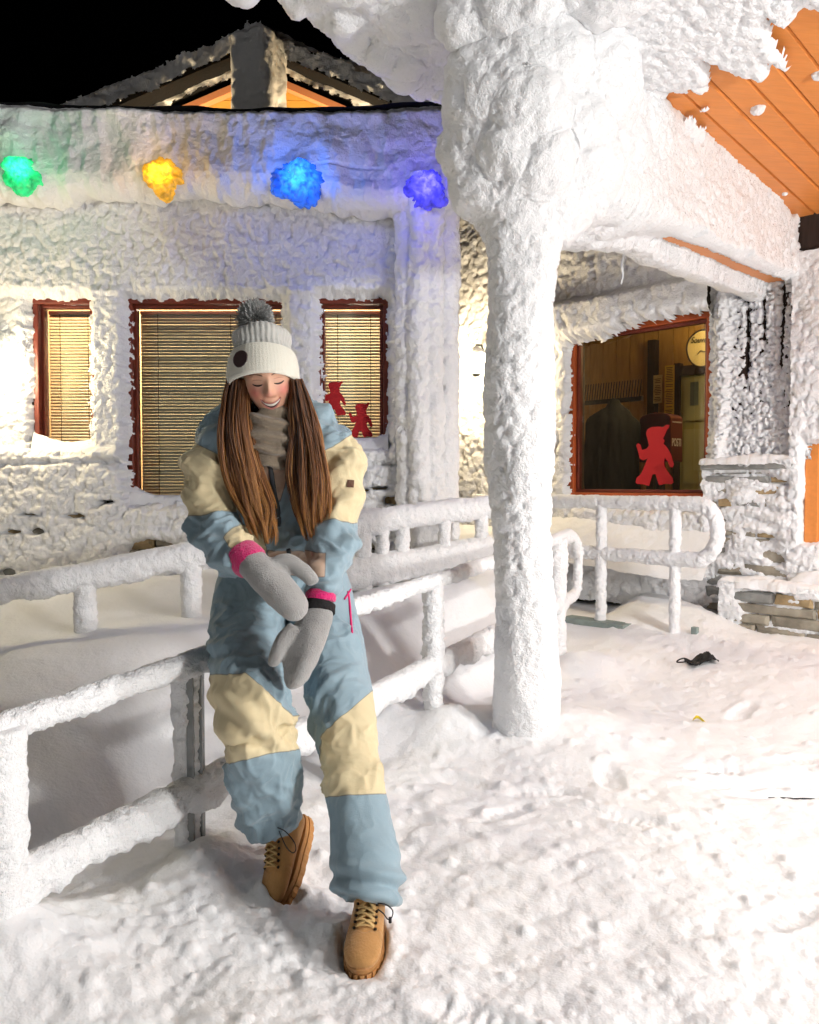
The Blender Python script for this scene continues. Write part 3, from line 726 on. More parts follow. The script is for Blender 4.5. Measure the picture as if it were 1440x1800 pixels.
displaced('rime_crust', V, F, lambda Q, N: .075 * rime(Q, .12, 241, 4, .7) - .03 + .07 * fbm(Q * 3.6, 4, 24) + .024 * rime(Q, .045, 251, 3), M_rime, canopy, 24)

pillar = empty('porch_pillar', tuple(P0), 'thick round porch pillar wholly caked in white rime', 'pillar')
m = MB(); m.tube([P0 + (0, 0, -.2), P0 + (0, 0, 1.5), P0 + (0, 0, 3.1)], .11, 16); m.build('shaft', M_timber, pillar, True)
m = MB(); zz = np.linspace(-.12, 2.7, 30)
pp = np.stack([P0[0] + .012 + .012 * np.sin(zz * 3.1) - .012 * zz, P0[1] + 0 * zz, zz], 1)
m.tube(pp, .124 + .014 * np.sin(zz * 5.3) + .025 * sstep(1.5, 2.3, zz) + .012 * sstep(.5, 0, zz), 40)
for (px_, py_, Y_, r_) in ((912, 300, 3.74, .24), (868, 262, 3.70, .19), (885, 190, 3.66, .22), (940, 130, 3.66, .24), (858, 322, 3.70, .13), (965, 235, 3.76, .25), (992, 300, 3.80, .21), (850, 215, 3.66, .13), (915, 372, 3.75, .17), (900, 262, 3.55, .12), (960, 350, 3.78, .19), (1000, 150, 3.8, .28), (862, 140, 3.64, .15), (925, 205, 3.54, .15), (948, 285, 3.56, .12)):
    m.ball(at(px_, py_, Y_), r_, 20, 14)
V, F = remesh(m.mesh(), .0105)
def pil_d(Q, N):
    head = sstep(2.2, 2.5, Q[:, 2])
    lowb = sstep(.9, .3, Q[:, 2])
    ru = rime(Q * np.array([1, 1, .85]), .042, 261, 3, .65); rb = rime(Q, .10, 271, 4, .68)
    return (1 - head) * (.044 * ru * (1 - .45 * lowb) - .006 + .018 * fbm(Q * np.array([8, 8, 4]), 3, 26)) + head * (.055 * rb - .012 + .024 * ru + .035 * fbm(Q * 6, 4, 6))
displaced('rime_crust', V, F, pil_d, M_rime, pillar, 46)

# icicle chain under the beam
ic = empty('icicle', tuple(at(1096, 420, 4.9)), 'thin knotted icicle dangling below the orange-striped beam', 'icicle')
m = MB(); p0 = at(1098, 404, 4.9); p1 = at(1093, 500, 4.9)
zz = np.linspace(0, 1, 40); pp = p0 + zz[:, None] * (p1 - p0); pp[:, 0] += .004 * np.sin(zz * 17)
m.tube(pp, .011 * (1 - .75 * zz ** 2) * (.75 + .35 * np.abs(np.sin(zz * 12)) + .9 * gauss(zz, .12, .05)) + .001, 9); m.build('ice', M_ice, ic, True)

# ================================================================== railings
def rail_crust(name, pts, r, parent, seed, skirt=0, n=44, step=.0085, bias=(-.5, -.2, .2), rough=.018, size=.030):
    bias = np.array(bias, float)
    def rf(t, D, C):
        lump = 1 + .22 * fbm(C * 3.3, 3, seed)
        return r * lump * (1 + .25 * (D @ bias)) + skirt * np.clip(-D[:, 2], 0, 1) ** 2 * (1 + 1.2 * fbm(C * 9, 3, seed + 4)) 
    tip = lambda Q, D: rough * rime(Q, size, seed + 9, 2) + .006 * fbm(Q * 14, 3, seed) + .010 * np.clip(fbm(Q * 60, 2, seed + 3), 0, 1) * (D[:, 2] < .2)
    return tubecrust(name, pts, rf, n, step, M_rime, parent, tip)
def v3(xy, z): return np.array([xy[0], xy[1], z])
tt = np.array([-1.3, -.42, 0, 1, 2.15]); zt = np.array([.53, .60, .645, .75, .87]); zl = np.array([.13, .20, .25, .355, .46])
r1 = empty('railing', tuple(v3(rail1(.5), 0)), 'front handrail the person sits on, thickly iced, running to the pillar', 'railing')
ztop = lambda t: float(np.interp(t, tt, zt)); zlow = lambda t: float(np.interp(t, tt, zl))
ts = np.linspace(-1.1, 2.05, 60)
core = [v3(rail1(t), ztop(t)) for t in ts]
m = MB(); m.tube(core, .021, 12); o = m.build('top_rail', M_steel, r1, True)
loop_top = [v3(rail1(t), ztop(t)) for t in (-1.1, -.6, 0, .35, 1, 1.6, 2.0)] + [v3(rail1(2.12), ztop(2.1) + .004), v3(rail1(2.19), ztop(2.1) - .03), v3(rail1(2.235), ztop(2.1) - .12), v3(rail1(2.235), ztop(2.1) - .30), v3(rail1(2.2), ztop(2.1) - .39), v3(rail1(2.05), zlow(2.05))]
rail_crust('rime_crust', spline(loop_top, 140), .018, o, 301, .010)
core = [v3(rail1(t), zlow(t)) for t in ts]
m = MB(); m.tube(core, .018, 12); o = m.build('lower_rail', M_steel, r1, True)
rail_crust('rime_crust', resample(core, .1), .029, o, 311, .036, bias=(-.3, -.1, .5))
def post(parent, xy, z0, z1, seed, r=.030, metal=.5, off=(-.012, .004), fins=True):
    m = MB()
    for s in (-1, 1):
        c_ = np.array(xy) + RU * .018 * s
        m.box((c_[0] - .011, c_[1] - .019, z0), (c_[0] + .011, c_[1] + .019, z1))
    o = m.build('post', M_steel, parent, bevel=.003)
    q = np.array([xy[0] + off[0], xy[1] + off[1]])
    rail_crust('rime_crust', [v3(q, z0), v3(q, (z0 + z1) / 2), v3(q, z1)], r, o, seed, 0, 36, .008, bias=(-.9, -.1, 0), rough=.018, size=.03)
    return o
post(r1, rail1(-.42), -.05, ztop(-.42), 321, .056, off=(0, 0))
post(r1, rail1(0), -.05, ztop(0), 331, .031, off=(-.022, .012))
post(r1, rail1(.52), 0, ztop(.52), 341, .035)
post(r1, rail1(1), 0, ztop(1), 351, .034, off=(-.012, 0))
post(r1, rail1(2.02), 0, ztop(2.02), 361, .040, off=(-.004, 0))

def line2(px_):
    r_ = (px_ - 720) / 1440; t = (1.66 + 4.2 * r_) / (.923 - .385 * r_); return SA + t * SU
r2 = empty('railing', tuple(v3(line2(400), .4)), 'rear ramp handrail deep in snow, running past the lodge windows', 'railing')
tops = [(-140, 1066), (0, 1036), (150, 1012), (350, 972), (500, 947), (640, 918), (760, 901), (862, 890)]
tp = [v3(line2(a), at(a, b, line2(a)[1])[2]) for a, b in tops]
m = MB(); m.tube(tp, .021, 10); o = m.build('top_rail', M_steel, r2, True); rail_crust('rime_crust', spline(tp, 60), .052, o, 401, .014, 44, .010)
lows = [(560, 1015), (640, 1000), (740, 984), (862, 965)]
lp = [v3(line2(a), at(a, b, line2(a)[1])[2]) for a, b in lows]
m = MB(); m.tube(lp, .018, 10); o = m.build('lower_rail', M_steel, r2, True); rail_crust('rime_crust', spline(lp, 30), .062, o, 411, .03, 44, .010, bias=(0, 0, .3))
def ztop2(a): return float(np.interp(a, [q[0] for q in tops], [p[2] for p in tp]))
for k, (a, bot, rr) in enumerate(((150, 1115, .040), (337, 1075, .036), (500, 1050, .036), (640, 1040, .040), (674, 1010, .022), (709, 1000, .026), (783, 985, .024), (848, 975, .022))):
    p = line2(a); zb = at(a, bot, p[1])[2] - .06
    m = MB(); m.box((p[0] - .012, p[1] - .012, zb), (p[0] + .012, p[1] + .012, ztop2(a))); o = m.build('post', M_steel, r2)
    rail_crust('rime_crust', [v3(p, zb), v3(p, (zb + ztop2(a)) / 2), v3(p, ztop2(a))], rr, o, 421 + k * 7, 0, 34, .010, bias=(-.7, -.3, 0), rough=.020)

r3 = empty('railing', tuple(wing(.5, .7, .2)), 'round-ended frosted handrail in front of the shop window', 'railing')
tz, lz, os_ = 1.068, .70, .70
loop = [wing(1.75, os_, tz), wing(1.0, os_, tz), wing(.3, os_, tz), wing(-.18, os_, tz), wing(-.28, os_, tz - .025), wing(-.335, os_, tz - .10), wing(-.345, os_, (tz + lz) / 2), wing(-.33, os_, lz + .10), wing(-.27, os_, lz + .025), wing(-.18, os_, lz), wing(.3, os_, lz), wing(1.0, os_, lz), wing(1.75, os_, lz)]
m = MB(); m.tube(spline(loop, 80), .02, 10); o = m.build('rail_loop', M_steel, r3, True); rail_crust('rime_crust', spline(loop, 150), .034, o, 501, .008, 40, .0095, bias=(0, 0, .2), rough=.014)
for k, s_ in enumerate((1.35, .52, -.055)):
    m = MB(); p = wing(s_, os_, 0); m.box((p[0] - .014, p[1] - .014, .05), (p[0] + .014, p[1] + .014, tz)); o = m.build('post', M_greysteel, r3)
    rail_crust('rime_crust', [wing(s_, os_, .16), wing(s_, os_, .6), wing(s_, os_, tz)], .024, o, 511 + 7 * k, 0, 30, .010, rough=.016)
m = MB(); m.box((.28, .66, .16), (.80, .80, .215), WM); m.build('base_plate', M_greysteel, r3, bevel=.004)
m = MB(); m.box((-.21, .66, .14), (-.17, .70, .25), WM); m.build('base_plate', M_greysteel, r3, bevel=.004)

# ================================================================== gabled building behind
gy = 8.6
gab = empty('gabled_building', (-1.6, 9.2, 3.8), 'dark gabled roof with yellow boarded gable rising behind the lodge', 'building')
apx = at(455, 78, gy); el = at(190, 192, gy); er = at(745, 203, gy)
M_yellow = mat('yellow_board', (.72, .43, .10), .55, .3, var=.08, vscale=3)
M_yrim = mat('salmon_board', (.62, .26, .13), .5, .3)
# gable boards, each course a board
zb = 4.6; k = 0
wx = apx[0]; hl = (apx[0] - el[0]); hr = er[0] - apx[0]; rise = apx[2] - el[2]
while zb < apx[2] - .16:
    t0 = (apx[2] - .17 - zb) / rise; t0b = (apx[2] - .17 - zb - .085) / rise
    m = MB(); yy = gy + .36
    m.prism([(wx - hl * t0, zb), (wx + hr * t0, zb), (wx + hr * max(t0b, .02), zb + .085), (wx - hl * max(t0b, .02), zb + .085)], yy, yy + .03)
    m.build('board', M_yellow, gab); zb += .09
for (e, s) in ((el, -1), (er, 1)):
    d = np.array([e[0] - apx[0], 0, e[2] - apx[2]]); L = np.linalg.norm(d); d /= L; nrm = np.array([d[2] * s, 0, -d[0] * s]) * (1 if True else 1)
    nrm = nrm if nrm[2] < 0 else -nrm
    a0 = apx + nrm * .13; m = MB()
    vs = []
    for q in (-.05, L + .4):
        for o_ in (0, .07):
            for yy in (gy + .25, gy + .35): p = a0 + d * q + nrm * o_; vs.append((p[0], yy, p[2]))
    m.add(vs, [(0, 1, 3, 2), (4, 6, 7, 5), (0, 4, 5, 1), (2, 3, 7, 6), (0, 2, 6, 4), (1, 5, 7, 3)]); m.build('rake_board', M_yrim, gab)
    # roof slope with overhang, crusted underneath, dark above
    m = MB(); vs = []
    for q in (-.12, L + .5):
        for o_ in (-.10, .06):
            for yy in (gy - .1, gy + 3): p = apx + d * q + nrm * o_; vs.append((p[0], yy, p[2]))
    m.add(vs, [(0, 1, 3, 2), (4, 6, 7, 5), (0, 4, 5, 1), (2, 3, 7, 6), (0, 2, 6, 4), (1, 5, 7, 3)]); m.build('roof_slope', M_roof, gab)
    for (o0, y0, th, hh) in ((.06, gy - .16, .08, .07), (.11, gy + .20, .05, .02)):
        def bh(u, v, P, o0=o0, seed=int(o0 * 100) + (5 if s > 0 else 0)):
            return th * (.6 + .9 * rime(P, .10, 600 + seed, 3)) + .05 * fbm(P * 4, 3, seed)
        def kp(u, v, P, h, hh=hh): 
            e_ = .035 * fbm(np.stack([u * 12, 0 * u, 0 * u], 1), 3, 9) + .03 * fbm(np.stack([u * 40, 0 * u, 0 * u], 1), 2, 19)
            return (v > -.12 + e_) & (v < hh + e_)
        O = apx + nrm * o0; O = np.array([O[0], y0, O[2]])
        planecrust('rime_crust', O, d, nrm, (0, -1, 0), -.1, L + .45, -.2, hh + .12, .016, bh, kp, M_rime, gab, .015)
def gp(t, D, C): return .19 + .03 * np.sin(np.arctan2(D[:, 1], D[:, 0]) * 4)
pc = at(455, 150, gy - .3)
m = MB(); m.box((pc[0] - .13, gy - .42, 3.8), (pc[0] + .13, gy - .18, apx[2] - .15)); m.build('gable_post', M_timber, gab)
tubecrust('rime_crust', [(pc[0], gy - .3, 3.9), (pc[0], gy - .3, 5.0), (pc[0], gy - .3, apx[2] - .12)], gp, 70, .016, M_rime, gab, lambda Q, D: .07 * rime(Q * np.array([1, 1, .5]), .11, 641, 3))
# snow on the gabled roof seen as a ragged edge
for (e, s) in ((el, -1), (er, 1)):
    d = np.array([e[0] - apx[0], 0, e[2] - apx[2]]); L = np.linalg.norm(d); d /= L; up = np.array([-d[2] * s, 0, d[0] * s]); up = up if up[2] > 0 else -up
    def sh(u, v, P): return .10 + .06 * rime(P, .12, 660, 3) + .05 * fbm(P * 2, 3, 66) - .15 * sstep(.1, 0, v)
    planecrust('roof_snow', apx + np.array([0, 0, .06]) - np.array([0, apx[1] - (gy - .12), 0]), d, (0, 1, 0), up, -.05, L + .5, 0, 1.6, .022, sh, None, M_rime, gab, .02)
for sx_, lab in ((-1, 'small floodlight on the flat roof left of the gable post'), (1, 'small floodlight on the flat roof right of the gable post')):
    X_ = apx[0] + sx_ * .8; fl = empty('floodlight', (X_, gy - .9, 3.7), lab, 'lamp', 'gable floodlights')
    m = MB(); m.box((X_ - .1, gy - .98, 3.72), (X_ + .1, gy - .86, 3.84)); m.build('housing', M_black, fl, bevel=.01)
    m = MB(); m.box((X_ - .08, gy - .858, 3.74), (X_ + .08, gy - .852, 3.83)); m.build('lens', emat('flood_glass', (1, .75, .4), 12) if sx_ < 0 else MATS['flood_glass'], fl)
    ld = bpy.data.lights.new('flood_light', 'POINT'); ld.energy = 80; ld.color = (1, .76, .44); ld.shadow_soft_size = .08
    lo = bpy.data.objects.new('flood_light', ld); COL.objects.link(lo); lo.location = (X_, gy - .06, 4.15); lo.parent = fl; lo.matrix_parent_inverse = world_of(fl).inverted()

# ================================================================== lamps
def point(name, parent, loc_, W, col, size):
    d = bpy.data.lights.new(name, 'POINT'); d.energy = W; d.color = col; d.shadow_soft_size = size
    o = bpy.data.objects.new(name, d); COL.objects.link(o); o.location = loc_; o.parent = parent; o.matrix_parent_inverse = world_of(parent).inverted(); return o
M_diff = emat('lamp_diffuser', (1, .96, .9), 6)
for c_, a_, who in ((3.2, .8, 'nearest the pillar'), (5.2, .75, 'farther along the canopy')):
    p = np.array(CM((a_, c_, zc(a_))))
    e = empty('downlight', tuple(p), 'round downlight in the canopy ceiling, ' + who, 'lamp', 'downlights under the canopy')
    m = MB(); m.tube([p, p - (0, 0, .05)], .15, 28); m.build('housing', M_black, e)
    m = MB(); m.tube([p - (0, 0, .051), p - (0, 0, .066)], [.135, .125], 28); m.build('diffuser', M_diff, e, True)
    sd = bpy.data.lights.new('downlight_beam', 'SPOT'); sd.energy = CANOPY_W; sd.color = (1, .985, .955); sd.spot_size = R(160); sd.spot_blend = .35; sd.shadow_soft_size = .2
    so_ = bpy.data.objects.new('downlight_beam', sd); COL.objects.link(so_); so_.location = p - (0, 0, .10); so_.parent = e; so_.matrix_parent_inverse = world_of(e).inverted()
for yl, W_, lab in ((YARD, YARD_W, 'big globe post lamp in the yard to the right'), ((-7.5, -3.0, 2.1), 150.0, 'added globe fill lamp in the yard to the left')):  # the left lamp is an added fill that lifts the shadows on that side
    yl = np.array(yl); e = empty('yard_lamp', (yl[0], yl[1], 0), lab, 'lamp', 'globe lamps in the yard')
    m = MB(); m.tube([(yl[0], yl[1], -.1), (yl[0], yl[1], yl[2] - .26)], .045, 14); m.build('post', M_black, e, True)
    m = MB(); m.ball(yl, .25, 24, 16); m.build('globe', M_diff, e, True)
    dr = np.array([-.3, 4.0, 1.2]) - yl; dr /= np.linalg.norm(dr); point('yard_light', e, yl + dr * .62, W_, (1, .98, .945), .3)
def lantern(p, out, label, W):
    p = np.array(p); out = np.array(out, float); e = empty('wall_lantern', tuple(p), label, 'lantern', 'lit lanterns on the walls')
    m = MB(); b = p - out * .13
    m.tube([b - (0, 0, .08), b + (0, 0, .08)], .035, 12); m.tube([b + (0, 0, .05), b + out * .06 + (0, 0, .16), p + (0, 0, .15)], .010, 8); m.build('bracket', M_black, e, True)
    m = MB(); m.tube([p + (0, 0, .07), p + (0, 0, .10), p + (0, 0, .145)], [.105, .08, .015], 6); m.build('cap', M_rime, e)
    m = MB(); m.tube([p - (0, 0, .10), p + (0, 0, .068)], [.065, .10], 6); m.build('glass', emat('lantern_glass', (1, .86, .55), 60), e)
    m = MB(); m.tube([p - (0, 0, .13), p - (0, 0, .102)], [.02, .05], 6); m.build('base', M_black, e)
    point('lantern_light', e, p + out * .16, W, (1, .80, .50), .06)
lantern(wing(2.12, .26, 2.28), N2, 'lit wall lantern glowing just left of the pillar', 42)
lantern((fx(-9), 5.33, fz(640)), (0, -1, 0), 'lit wall lantern at the left edge beside the narrow window', 18)
# string of coloured bulbs iced into the roof edge
cab = []
BULBS = [(38, 303, (.0, .85, .25), .095, 'green', .5), (283, 309, (1, .48, .0), .10, 'amber orange', .55), (525, 318, (.0, .16, 1), .135, 'bright blue', 1.7), (749, 330, (.07, .06, 1), .105, 'violet blue', 1.2)]
for k, (px_, py_, colr, r_, nm, W) in enumerate(BULBS):
    p = at(px_, py_, 5.215)
    lab = {'green': 'green glowing bulb iced into the roof edge, far left', 'amber orange': 'amber glowing bulb iced into the roof edge', 'bright blue': 'large bright blue bulb iced into the roof edge', 'violet blue': 'violet blue glowing bulb beside the pillar head'}[nm]
    e = empty('festoon_bulb', tuple(p), lab, 'bulb', 'coloured bulbs along the roof edge')
    m = MB(); m.ball(p + (0, .03, 0), (r_ * .95, .08, r_ * .95), 40, 28); V, F = remesh(m.mesh(), .007)
    N = smoothnormals(V, F); rad = np.hypot(V[:, 0] - p[0], V[:, 2] - p[2]) / r_
    V = V + N * (.045 * rime(V, .035, 700 + k, 3) - .015 + .06 * fbm(V * 16, 3, 70 + k))[:, None]
    mt = bpy.data.materials.new('glowing_ice_' + nm); mt.use_nodes = True; t = mt.node_tree; b = t.nodes['Principled BSDF']
    b.inputs['Base Color'].default_value = (*[.03 + .45 * c_ for c_ in colr], 1); b.inputs['Roughness'].default_value = .45
    tc = t.nodes.new('ShaderNodeTexCoord'); n = t.nodes.new('ShaderNodeTexNoise'); n.inputs['Scale'].default_value = 26; n.inputs['Detail'].default_value = 4; t.links.new(tc.outputs['Object'], n.inputs['Vector'])
    rp = t.nodes.new('ShaderNodeMapRange'); rp.inputs[1].default_value = .35; rp.inputs[2].default_value = .7; rp.inputs[3].default_value = .35; rp.inputs[4].default_value = 1.7
    t.links.new(n.outputs['Fac'], rp.inputs[0])
    dn = t.nodes.new('ShaderNodeVectorMath'); dn.operation = 'DISTANCE'; t.links.new(tc.outputs['Object'], dn.inputs[0]); dn.inputs[1].default_value = tuple(p - np.array([0, .05, -.01]))
    fa = t.nodes.new('ShaderNodeMapRange'); fa.inputs[1].default_value = .015; fa.inputs[2].default_value = r_ * 1.25; fa.inputs[3].default_value = 2.3; fa.inputs[4].default_value = .35; fa.interpolation_type = 'SMOOTHERSTEP'; t.links.new(dn.outputs['Value'], fa.inputs[0])
    mu = t.nodes.new('ShaderNodeMath'); mu.operation = 'MULTIPLY'; t.links.new(fa.outputs[0], mu.inputs[0]); t.links.new(rp.outputs[0], mu.inputs[1]); t.links.new(mu.outputs[0], b.inputs['Emission Strength'])
    b.inputs['Emission Color'].default_value = (*[c_ + .02 for c_ in colr], 1)
    link('iced_globe', npmesh(V, F), mt, e)
    m = MB(); m.tube([p + (0, .06, r_ * .8), p + (0, .05, r_ * 1.1)], .022, 10); m.build('socket', M_black, e)
    point('bulb_light', e, p - (0, .20, .02), W * 2.0, colr, .11)
    cab.append(p + (0, .10, r_ * 1.05))
cp = [np.array((-3.3, 5.31, 3.22))] + cab + [np.array((.30, 5.3, 3.1))]
path = []
for a, b in zip(cp, cp[1:]):
    for q in np.linspace(0, 1, 12, endpoint=False): path.append(a + (b - a) * q - np.array([0, 0, .07 * 4 * q * (1 - q)]))
m = MB(); m.tube(path, .006, 6); o = m.build('festoon_cable', M_black, None); tag(o, 'thin black cable linking the coloured bulbs along the roof edge', 'cable')
# lamp inside the lodge room
e = empty('ceiling_lamp', (-1.4, 6.7, 3.15), 'warm lamp inside the lodge room behind the blinds', 'lamp')
m = MB(); m.tube([(-1.4, 6.7, 3.19), (-1.4, 6.7, 3.1)], [.05, .16], 20); m.build('shade', emat('warm_shade', (1, .7, .35), 3), e)
for x_ in (-2.6, -1.4, -.35): point('room_light', e, (x_, 6.6, 2.5), 85, (1, .86, .64), .15)

# ================================================================== inside the shop
def wat(px_, py_, out):                        # where the sight line meets the plane at this distance from the wing wall
    d = at(px_, py_, 1.0) - np.array([0, 0, CAMZ]); o_ = np.array([0, 0, CAMZ])
    t = (out - (o_ - F2) @ N2) / (d @ N2); p = o_ + t * d
    return float((p - F2) @ E2), float(p[2])
M_wood = mat('shop_panelling', (.36, .20, .05), .55, .4, bump=.3, bscale=10, col2=(.50, .30, .08), vscale=5, stretch=(6, 6, 1))
M_door = mat('shop_door_paint', (.30, .27, .10), .5, .4, var=.1)
m = MB(); BO = -1.7
for k in range(26):
    s_ = -1.6 + k * .16; mm = MB(); mm.box((s_ + .003, BO - .02, .1), (s_ + .157, BO, 3.1), WM); mm.build('wall_board', M_wood, shop)
m.box((-1.6, BO - .10, 0), (2.6, BO - .03, 3.2), WM); m.box((-1.6, BO, 2.9), (2.6, -.23, 3.0), WM); m.box((-1.6, BO, .0), (2.6, -.23, .1), WM); m.box((2.5, BO, .1), (2.6, -.23, 3.0), WM); m.box((-1.6, BO, .1), (-1.5, -.23, 3.0), WM); m.build('shop_lining', M_room, shop)
def wbox(px0, py0, px1, py1, out, th, name, mat_, parent, bevel=0):
    s0, z1 = wat(px0, py0, out); s1, z0 = wat(px1, py1, out)
    mm = MB(); mm.box((min(s0, s1), out, min(z0, z1)), (max(s0, s1), out + th, max(z0, z1)), WM); return mm.build(name, mat_, parent, bevel=bevel)
# door
dd = empty('shop_door', tuple(wing(*[0, BO, 0][:2], 1)), 'yellow green panelled door seen inside the shop window', 'door')
wbox(1196, 655, 1262, 900, BO + .01, .03, 'door_leaf', M_door, dd)
wbox(1203, 668, 1245, 738, BO + .042, .01, 'panel', mat('door_panel', (.34, .32, .15), .4), dd); wbox(1203, 755, 1245, 850, BO + .042, .01, 'panel', MATS['door_panel'], dd)
wbox(1190, 640, 1198, 900, BO + .005, .06, 'door_frame', M_timber, dd); wbox(1198, 645, 1268, 655, BO + .006, .06, 'door_frame', M_timber, dd)
wbox(1214, 672, 1228, 712, BO + .053, .004, 'notice', mat('grey_notice', (.10, .12, .10), .6), dd)
o = wbox(1146, 600, 1156, 880, BO + .006, .08, 'dark_stud', M_timber, shop); 
# notices with lines of print
M_paper = mat('cream_paper', (.62, .52, .26), .8); M_ypaper = mat('yellow_paper', (.75, .52, .05), .8); M_print = mat('print_ink', (.03, .025, .01), .8)
def notice(px0, py0, px1, py1, mt, label, lines, seed):
    s0, z1 = wat(px0, py0, BO + .09); s1, z0 = wat(px1, py1, BO + .09); s0, s1 = min(s0, s1), max(s0, s1)
    e = empty('notice', tuple(wing((s0 + s1) / 2, BO + .09, z0)), label, 'notice', 'notices in the shop')
    mm = MB(); mm.box((s0, BO + .088, z0), (s1, BO + .091, z1), WM); mm.build('sheet', mt, e)
    rr = np.random.default_rng(seed); mm = MB(); z = z1 - .02
    while z > z0 + .02:
        if rr.random() > .22:
            L = (s1 - s0) * rr.uniform(.5, .82); c_ = (s0 + s1) / 2; mm.box((c_ - L / 2, BO + .0915, z - .006), (c_ + L / 2, BO + .0925, z), WM)
        z -= .0165
    mm.build('print', M_print, e)
notice(1149, 660, 1164, 708, M_paper, 'cream printed notice on the shop wall left of the yellow one', 0, 3)
notice(1169, 643, 1185, 730, M_ypaper, 'long yellow printed notice on the shop wall', 0, 4)
# round sign
s_, z_ = wat(1236, 612, -1.25)
sg = empty('round_sign', tuple(wing(s_, -1.25, z_)), 'round cream sign reading Souvenirs hung inside the shop', 'sign')
ol = [(math.cos(q) * .155 * (1 + .03 * math.sin(3 * q)) + s_, math.sin(q) * .165 + z_) for q in np.linspace(0, 2 * math.pi, 40, endpoint=False)]
MB().prism(ol, -1.28, -1.25, WM).build('board', mat('sign_wood', (.58, .46, .20), .7, var=.15), sg)
rim = [wing(x, -1.248, z) for x, z in ol]; MB().tube(rim + rim[:1], .008, 6).build('rim', M_timber, sg, True)
def text(body, size, s_, out, z_, mt, parent, name, sx=1, shear=0, rot=0, side=False):
    cu = bpy.data.curves.new(name, 'FONT'); cu.body = body; cu.size = size; cu.align_x = 'CENTER'; cu.shear = shear; cu.extrude = .001; cu.resolution_u = 3
    o = bpy.data.objects.new(name, cu); COL.objects.link(o); cu.materials.append(mt)
    M = Matrix((( -E2[0], 0, N2[0], 0), (-E2[1], 0, N2[1], 0), (0, 1, 0, 0), (0, 0, 0, 1))); 
    if side: M = Matrix(((-N2[0], 0, -E2[0], 0), (-N2[1], 0, -E2[1], 0), (0, 1, 0, 0), (0, 0, 0, 1)))
    M.translation = Vector(wing(s_, out, z_))
    o.matrix_basis = M @ Matrix.Rotation(rot, 4, 'Z') @ Matrix.Diagonal((sx, 1, 1, 1)); 
    M2 = o.matrix_basis.copy(); dg = bpy.context.evaluated_depsgraph_get(); dg.update(); me = bpy.data.meshes.new_from_object(o.evaluated_get(dg)); bpy.data.objects.remove(o)
    if not me.materials: me.materials.append(mt)
    me.transform(M2); return link(name, me, None, parent)
text('Souvenirs', .078, s_ - .005, -1.246, z_ + .05, M_print, sg, 'lettering', .80, .25, R(-4))
MB().tube([wing(s_ + .05, -1.245, z_ - .05), wing(s_ + .02, -1.245, z_ - .02), wing(s_ - .02, -1.245, z_ - .035), wing(s_ - .05, -1.245, z_ - .02)], .004, 5).build('twig_mark', M_print, sg)
# post box
s0, z1 = wat(1147, 730, -1.0); s1, z0 = wat(1200, 812, -1.0)
pb = empty('post_box', tuple(wing((s0 + s1) / 2, -1.0, z0)), 'dark red post box lettered in white behind the shop window', 'post box')
M_pbox = mat('post_box_paint', (.085, .008, .010), .35, .5)
smid = (s0 + s1) / 2; hw = abs(s1 - s0) / 2; zt_ = z1 - .05
ol = [(smid - hw, z0), (smid + hw, z0), (smid + hw, zt_)] + [(smid + hw * math.cos(q), zt_ + .05 * math.sin(q)) for q in np.linspace(0, math.pi, 12)[1:-1]] + [(smid - hw, zt_)]
MB().prism(ol, -1.0, -.78, WM).build('box', M_pbox, pb, bevel=.008)
mm = MB(); mm.box((smid - hw - .004, -.97, zt_ - .04), (smid - hw + .002, -.81, zt_ - .028), WM); mm.build('slot', mat('slot_trim', (.35, .3, .3), .4), pb)
text('POSTI', .10, smid - hw - .003, -.885, z0 + .135, mat('white_lettering', (.75, .7, .62), .6), pb, 'lettering', .62, side=True)
mm = MB(); mm.box((smid - .03, -.92, .1), (smid + .03, -.86, z0), WM); mm.build('stand', M_black, pb)
# coat rack and coat
s0, z1 = wat(1018, 684, -.75); s1, z0 = wat(1128, 700, -.75)
rk = empty('coat_rack', tuple(wing((s0 + s1) / 2, -.75, z0)), 'wooden rack with a row of slanted pegs behind the glass', 'rack')
mm = MB(); mm.box((s1, -.78, z0 - .02), (s0, -.75, z0 + .02), WM); mm.build('rail', M_timber, rk)
for k in range(24):
    q = s0 + (s1 - s0) * (k + .5) / 24; MB().tube([wing(q, -.74, z0 + .02), wing(q - .03, -.72, z1 + .03)], .005, 6).build('peg', M_timber, rk, True)
s0, zt_ = wat(1040, 705, -.6); s1, zb_ = wat(1128, 862, -.6); sm = (s0 + s1) / 2; hw = abs(s0 - s1) / 2
ol = []
mm = MB(); zz = np.linspace(zb_ - .3, zt_, 30); tq = np.linspace(0, 1, 30)
mm.tube([wing(sm + .04 * math.sin(3 * q), -.6, z) for q, z in zip(tq, zz)], np.stack([hw * (1.0 - .1 * tq - .75 * sstep(.8, 1, tq)), .12 * (1 - .6 * sstep(.75, 1, tq))], 1), 40)
V, F = remesh(mm.mesh(), .014); V = relax(V, F, 2); N = smoothnormals(V, F); V += N * (.02 * fbm(V * np.array([14, 14, 3]), 3, 8))[:, None]
o = link('hanging_coat', npmesh(V, F), mat('black_cloth', (.006, .009, .010), .75, .3, bump=.2, bscale=80)); tag(o, 'black coat hanging on the rack behind the shop glass', 'coat')
e = empty('ceiling_lamp', tuple(wing(.3, -1.0, 2.85)), 'dim warm lamp inside the shop', 'lamp')
MB().tube([wing(.3, -1.0, 2.88), wing(.3, -1.0, 2.80)], [.04, .12], 18).build('shade', emat('dim_shade', (1, .75, .35), 1.5), e)
point('shop_light', e, wing(.3, -1.0, 2.6), 24, (1, .74, .36), .12)
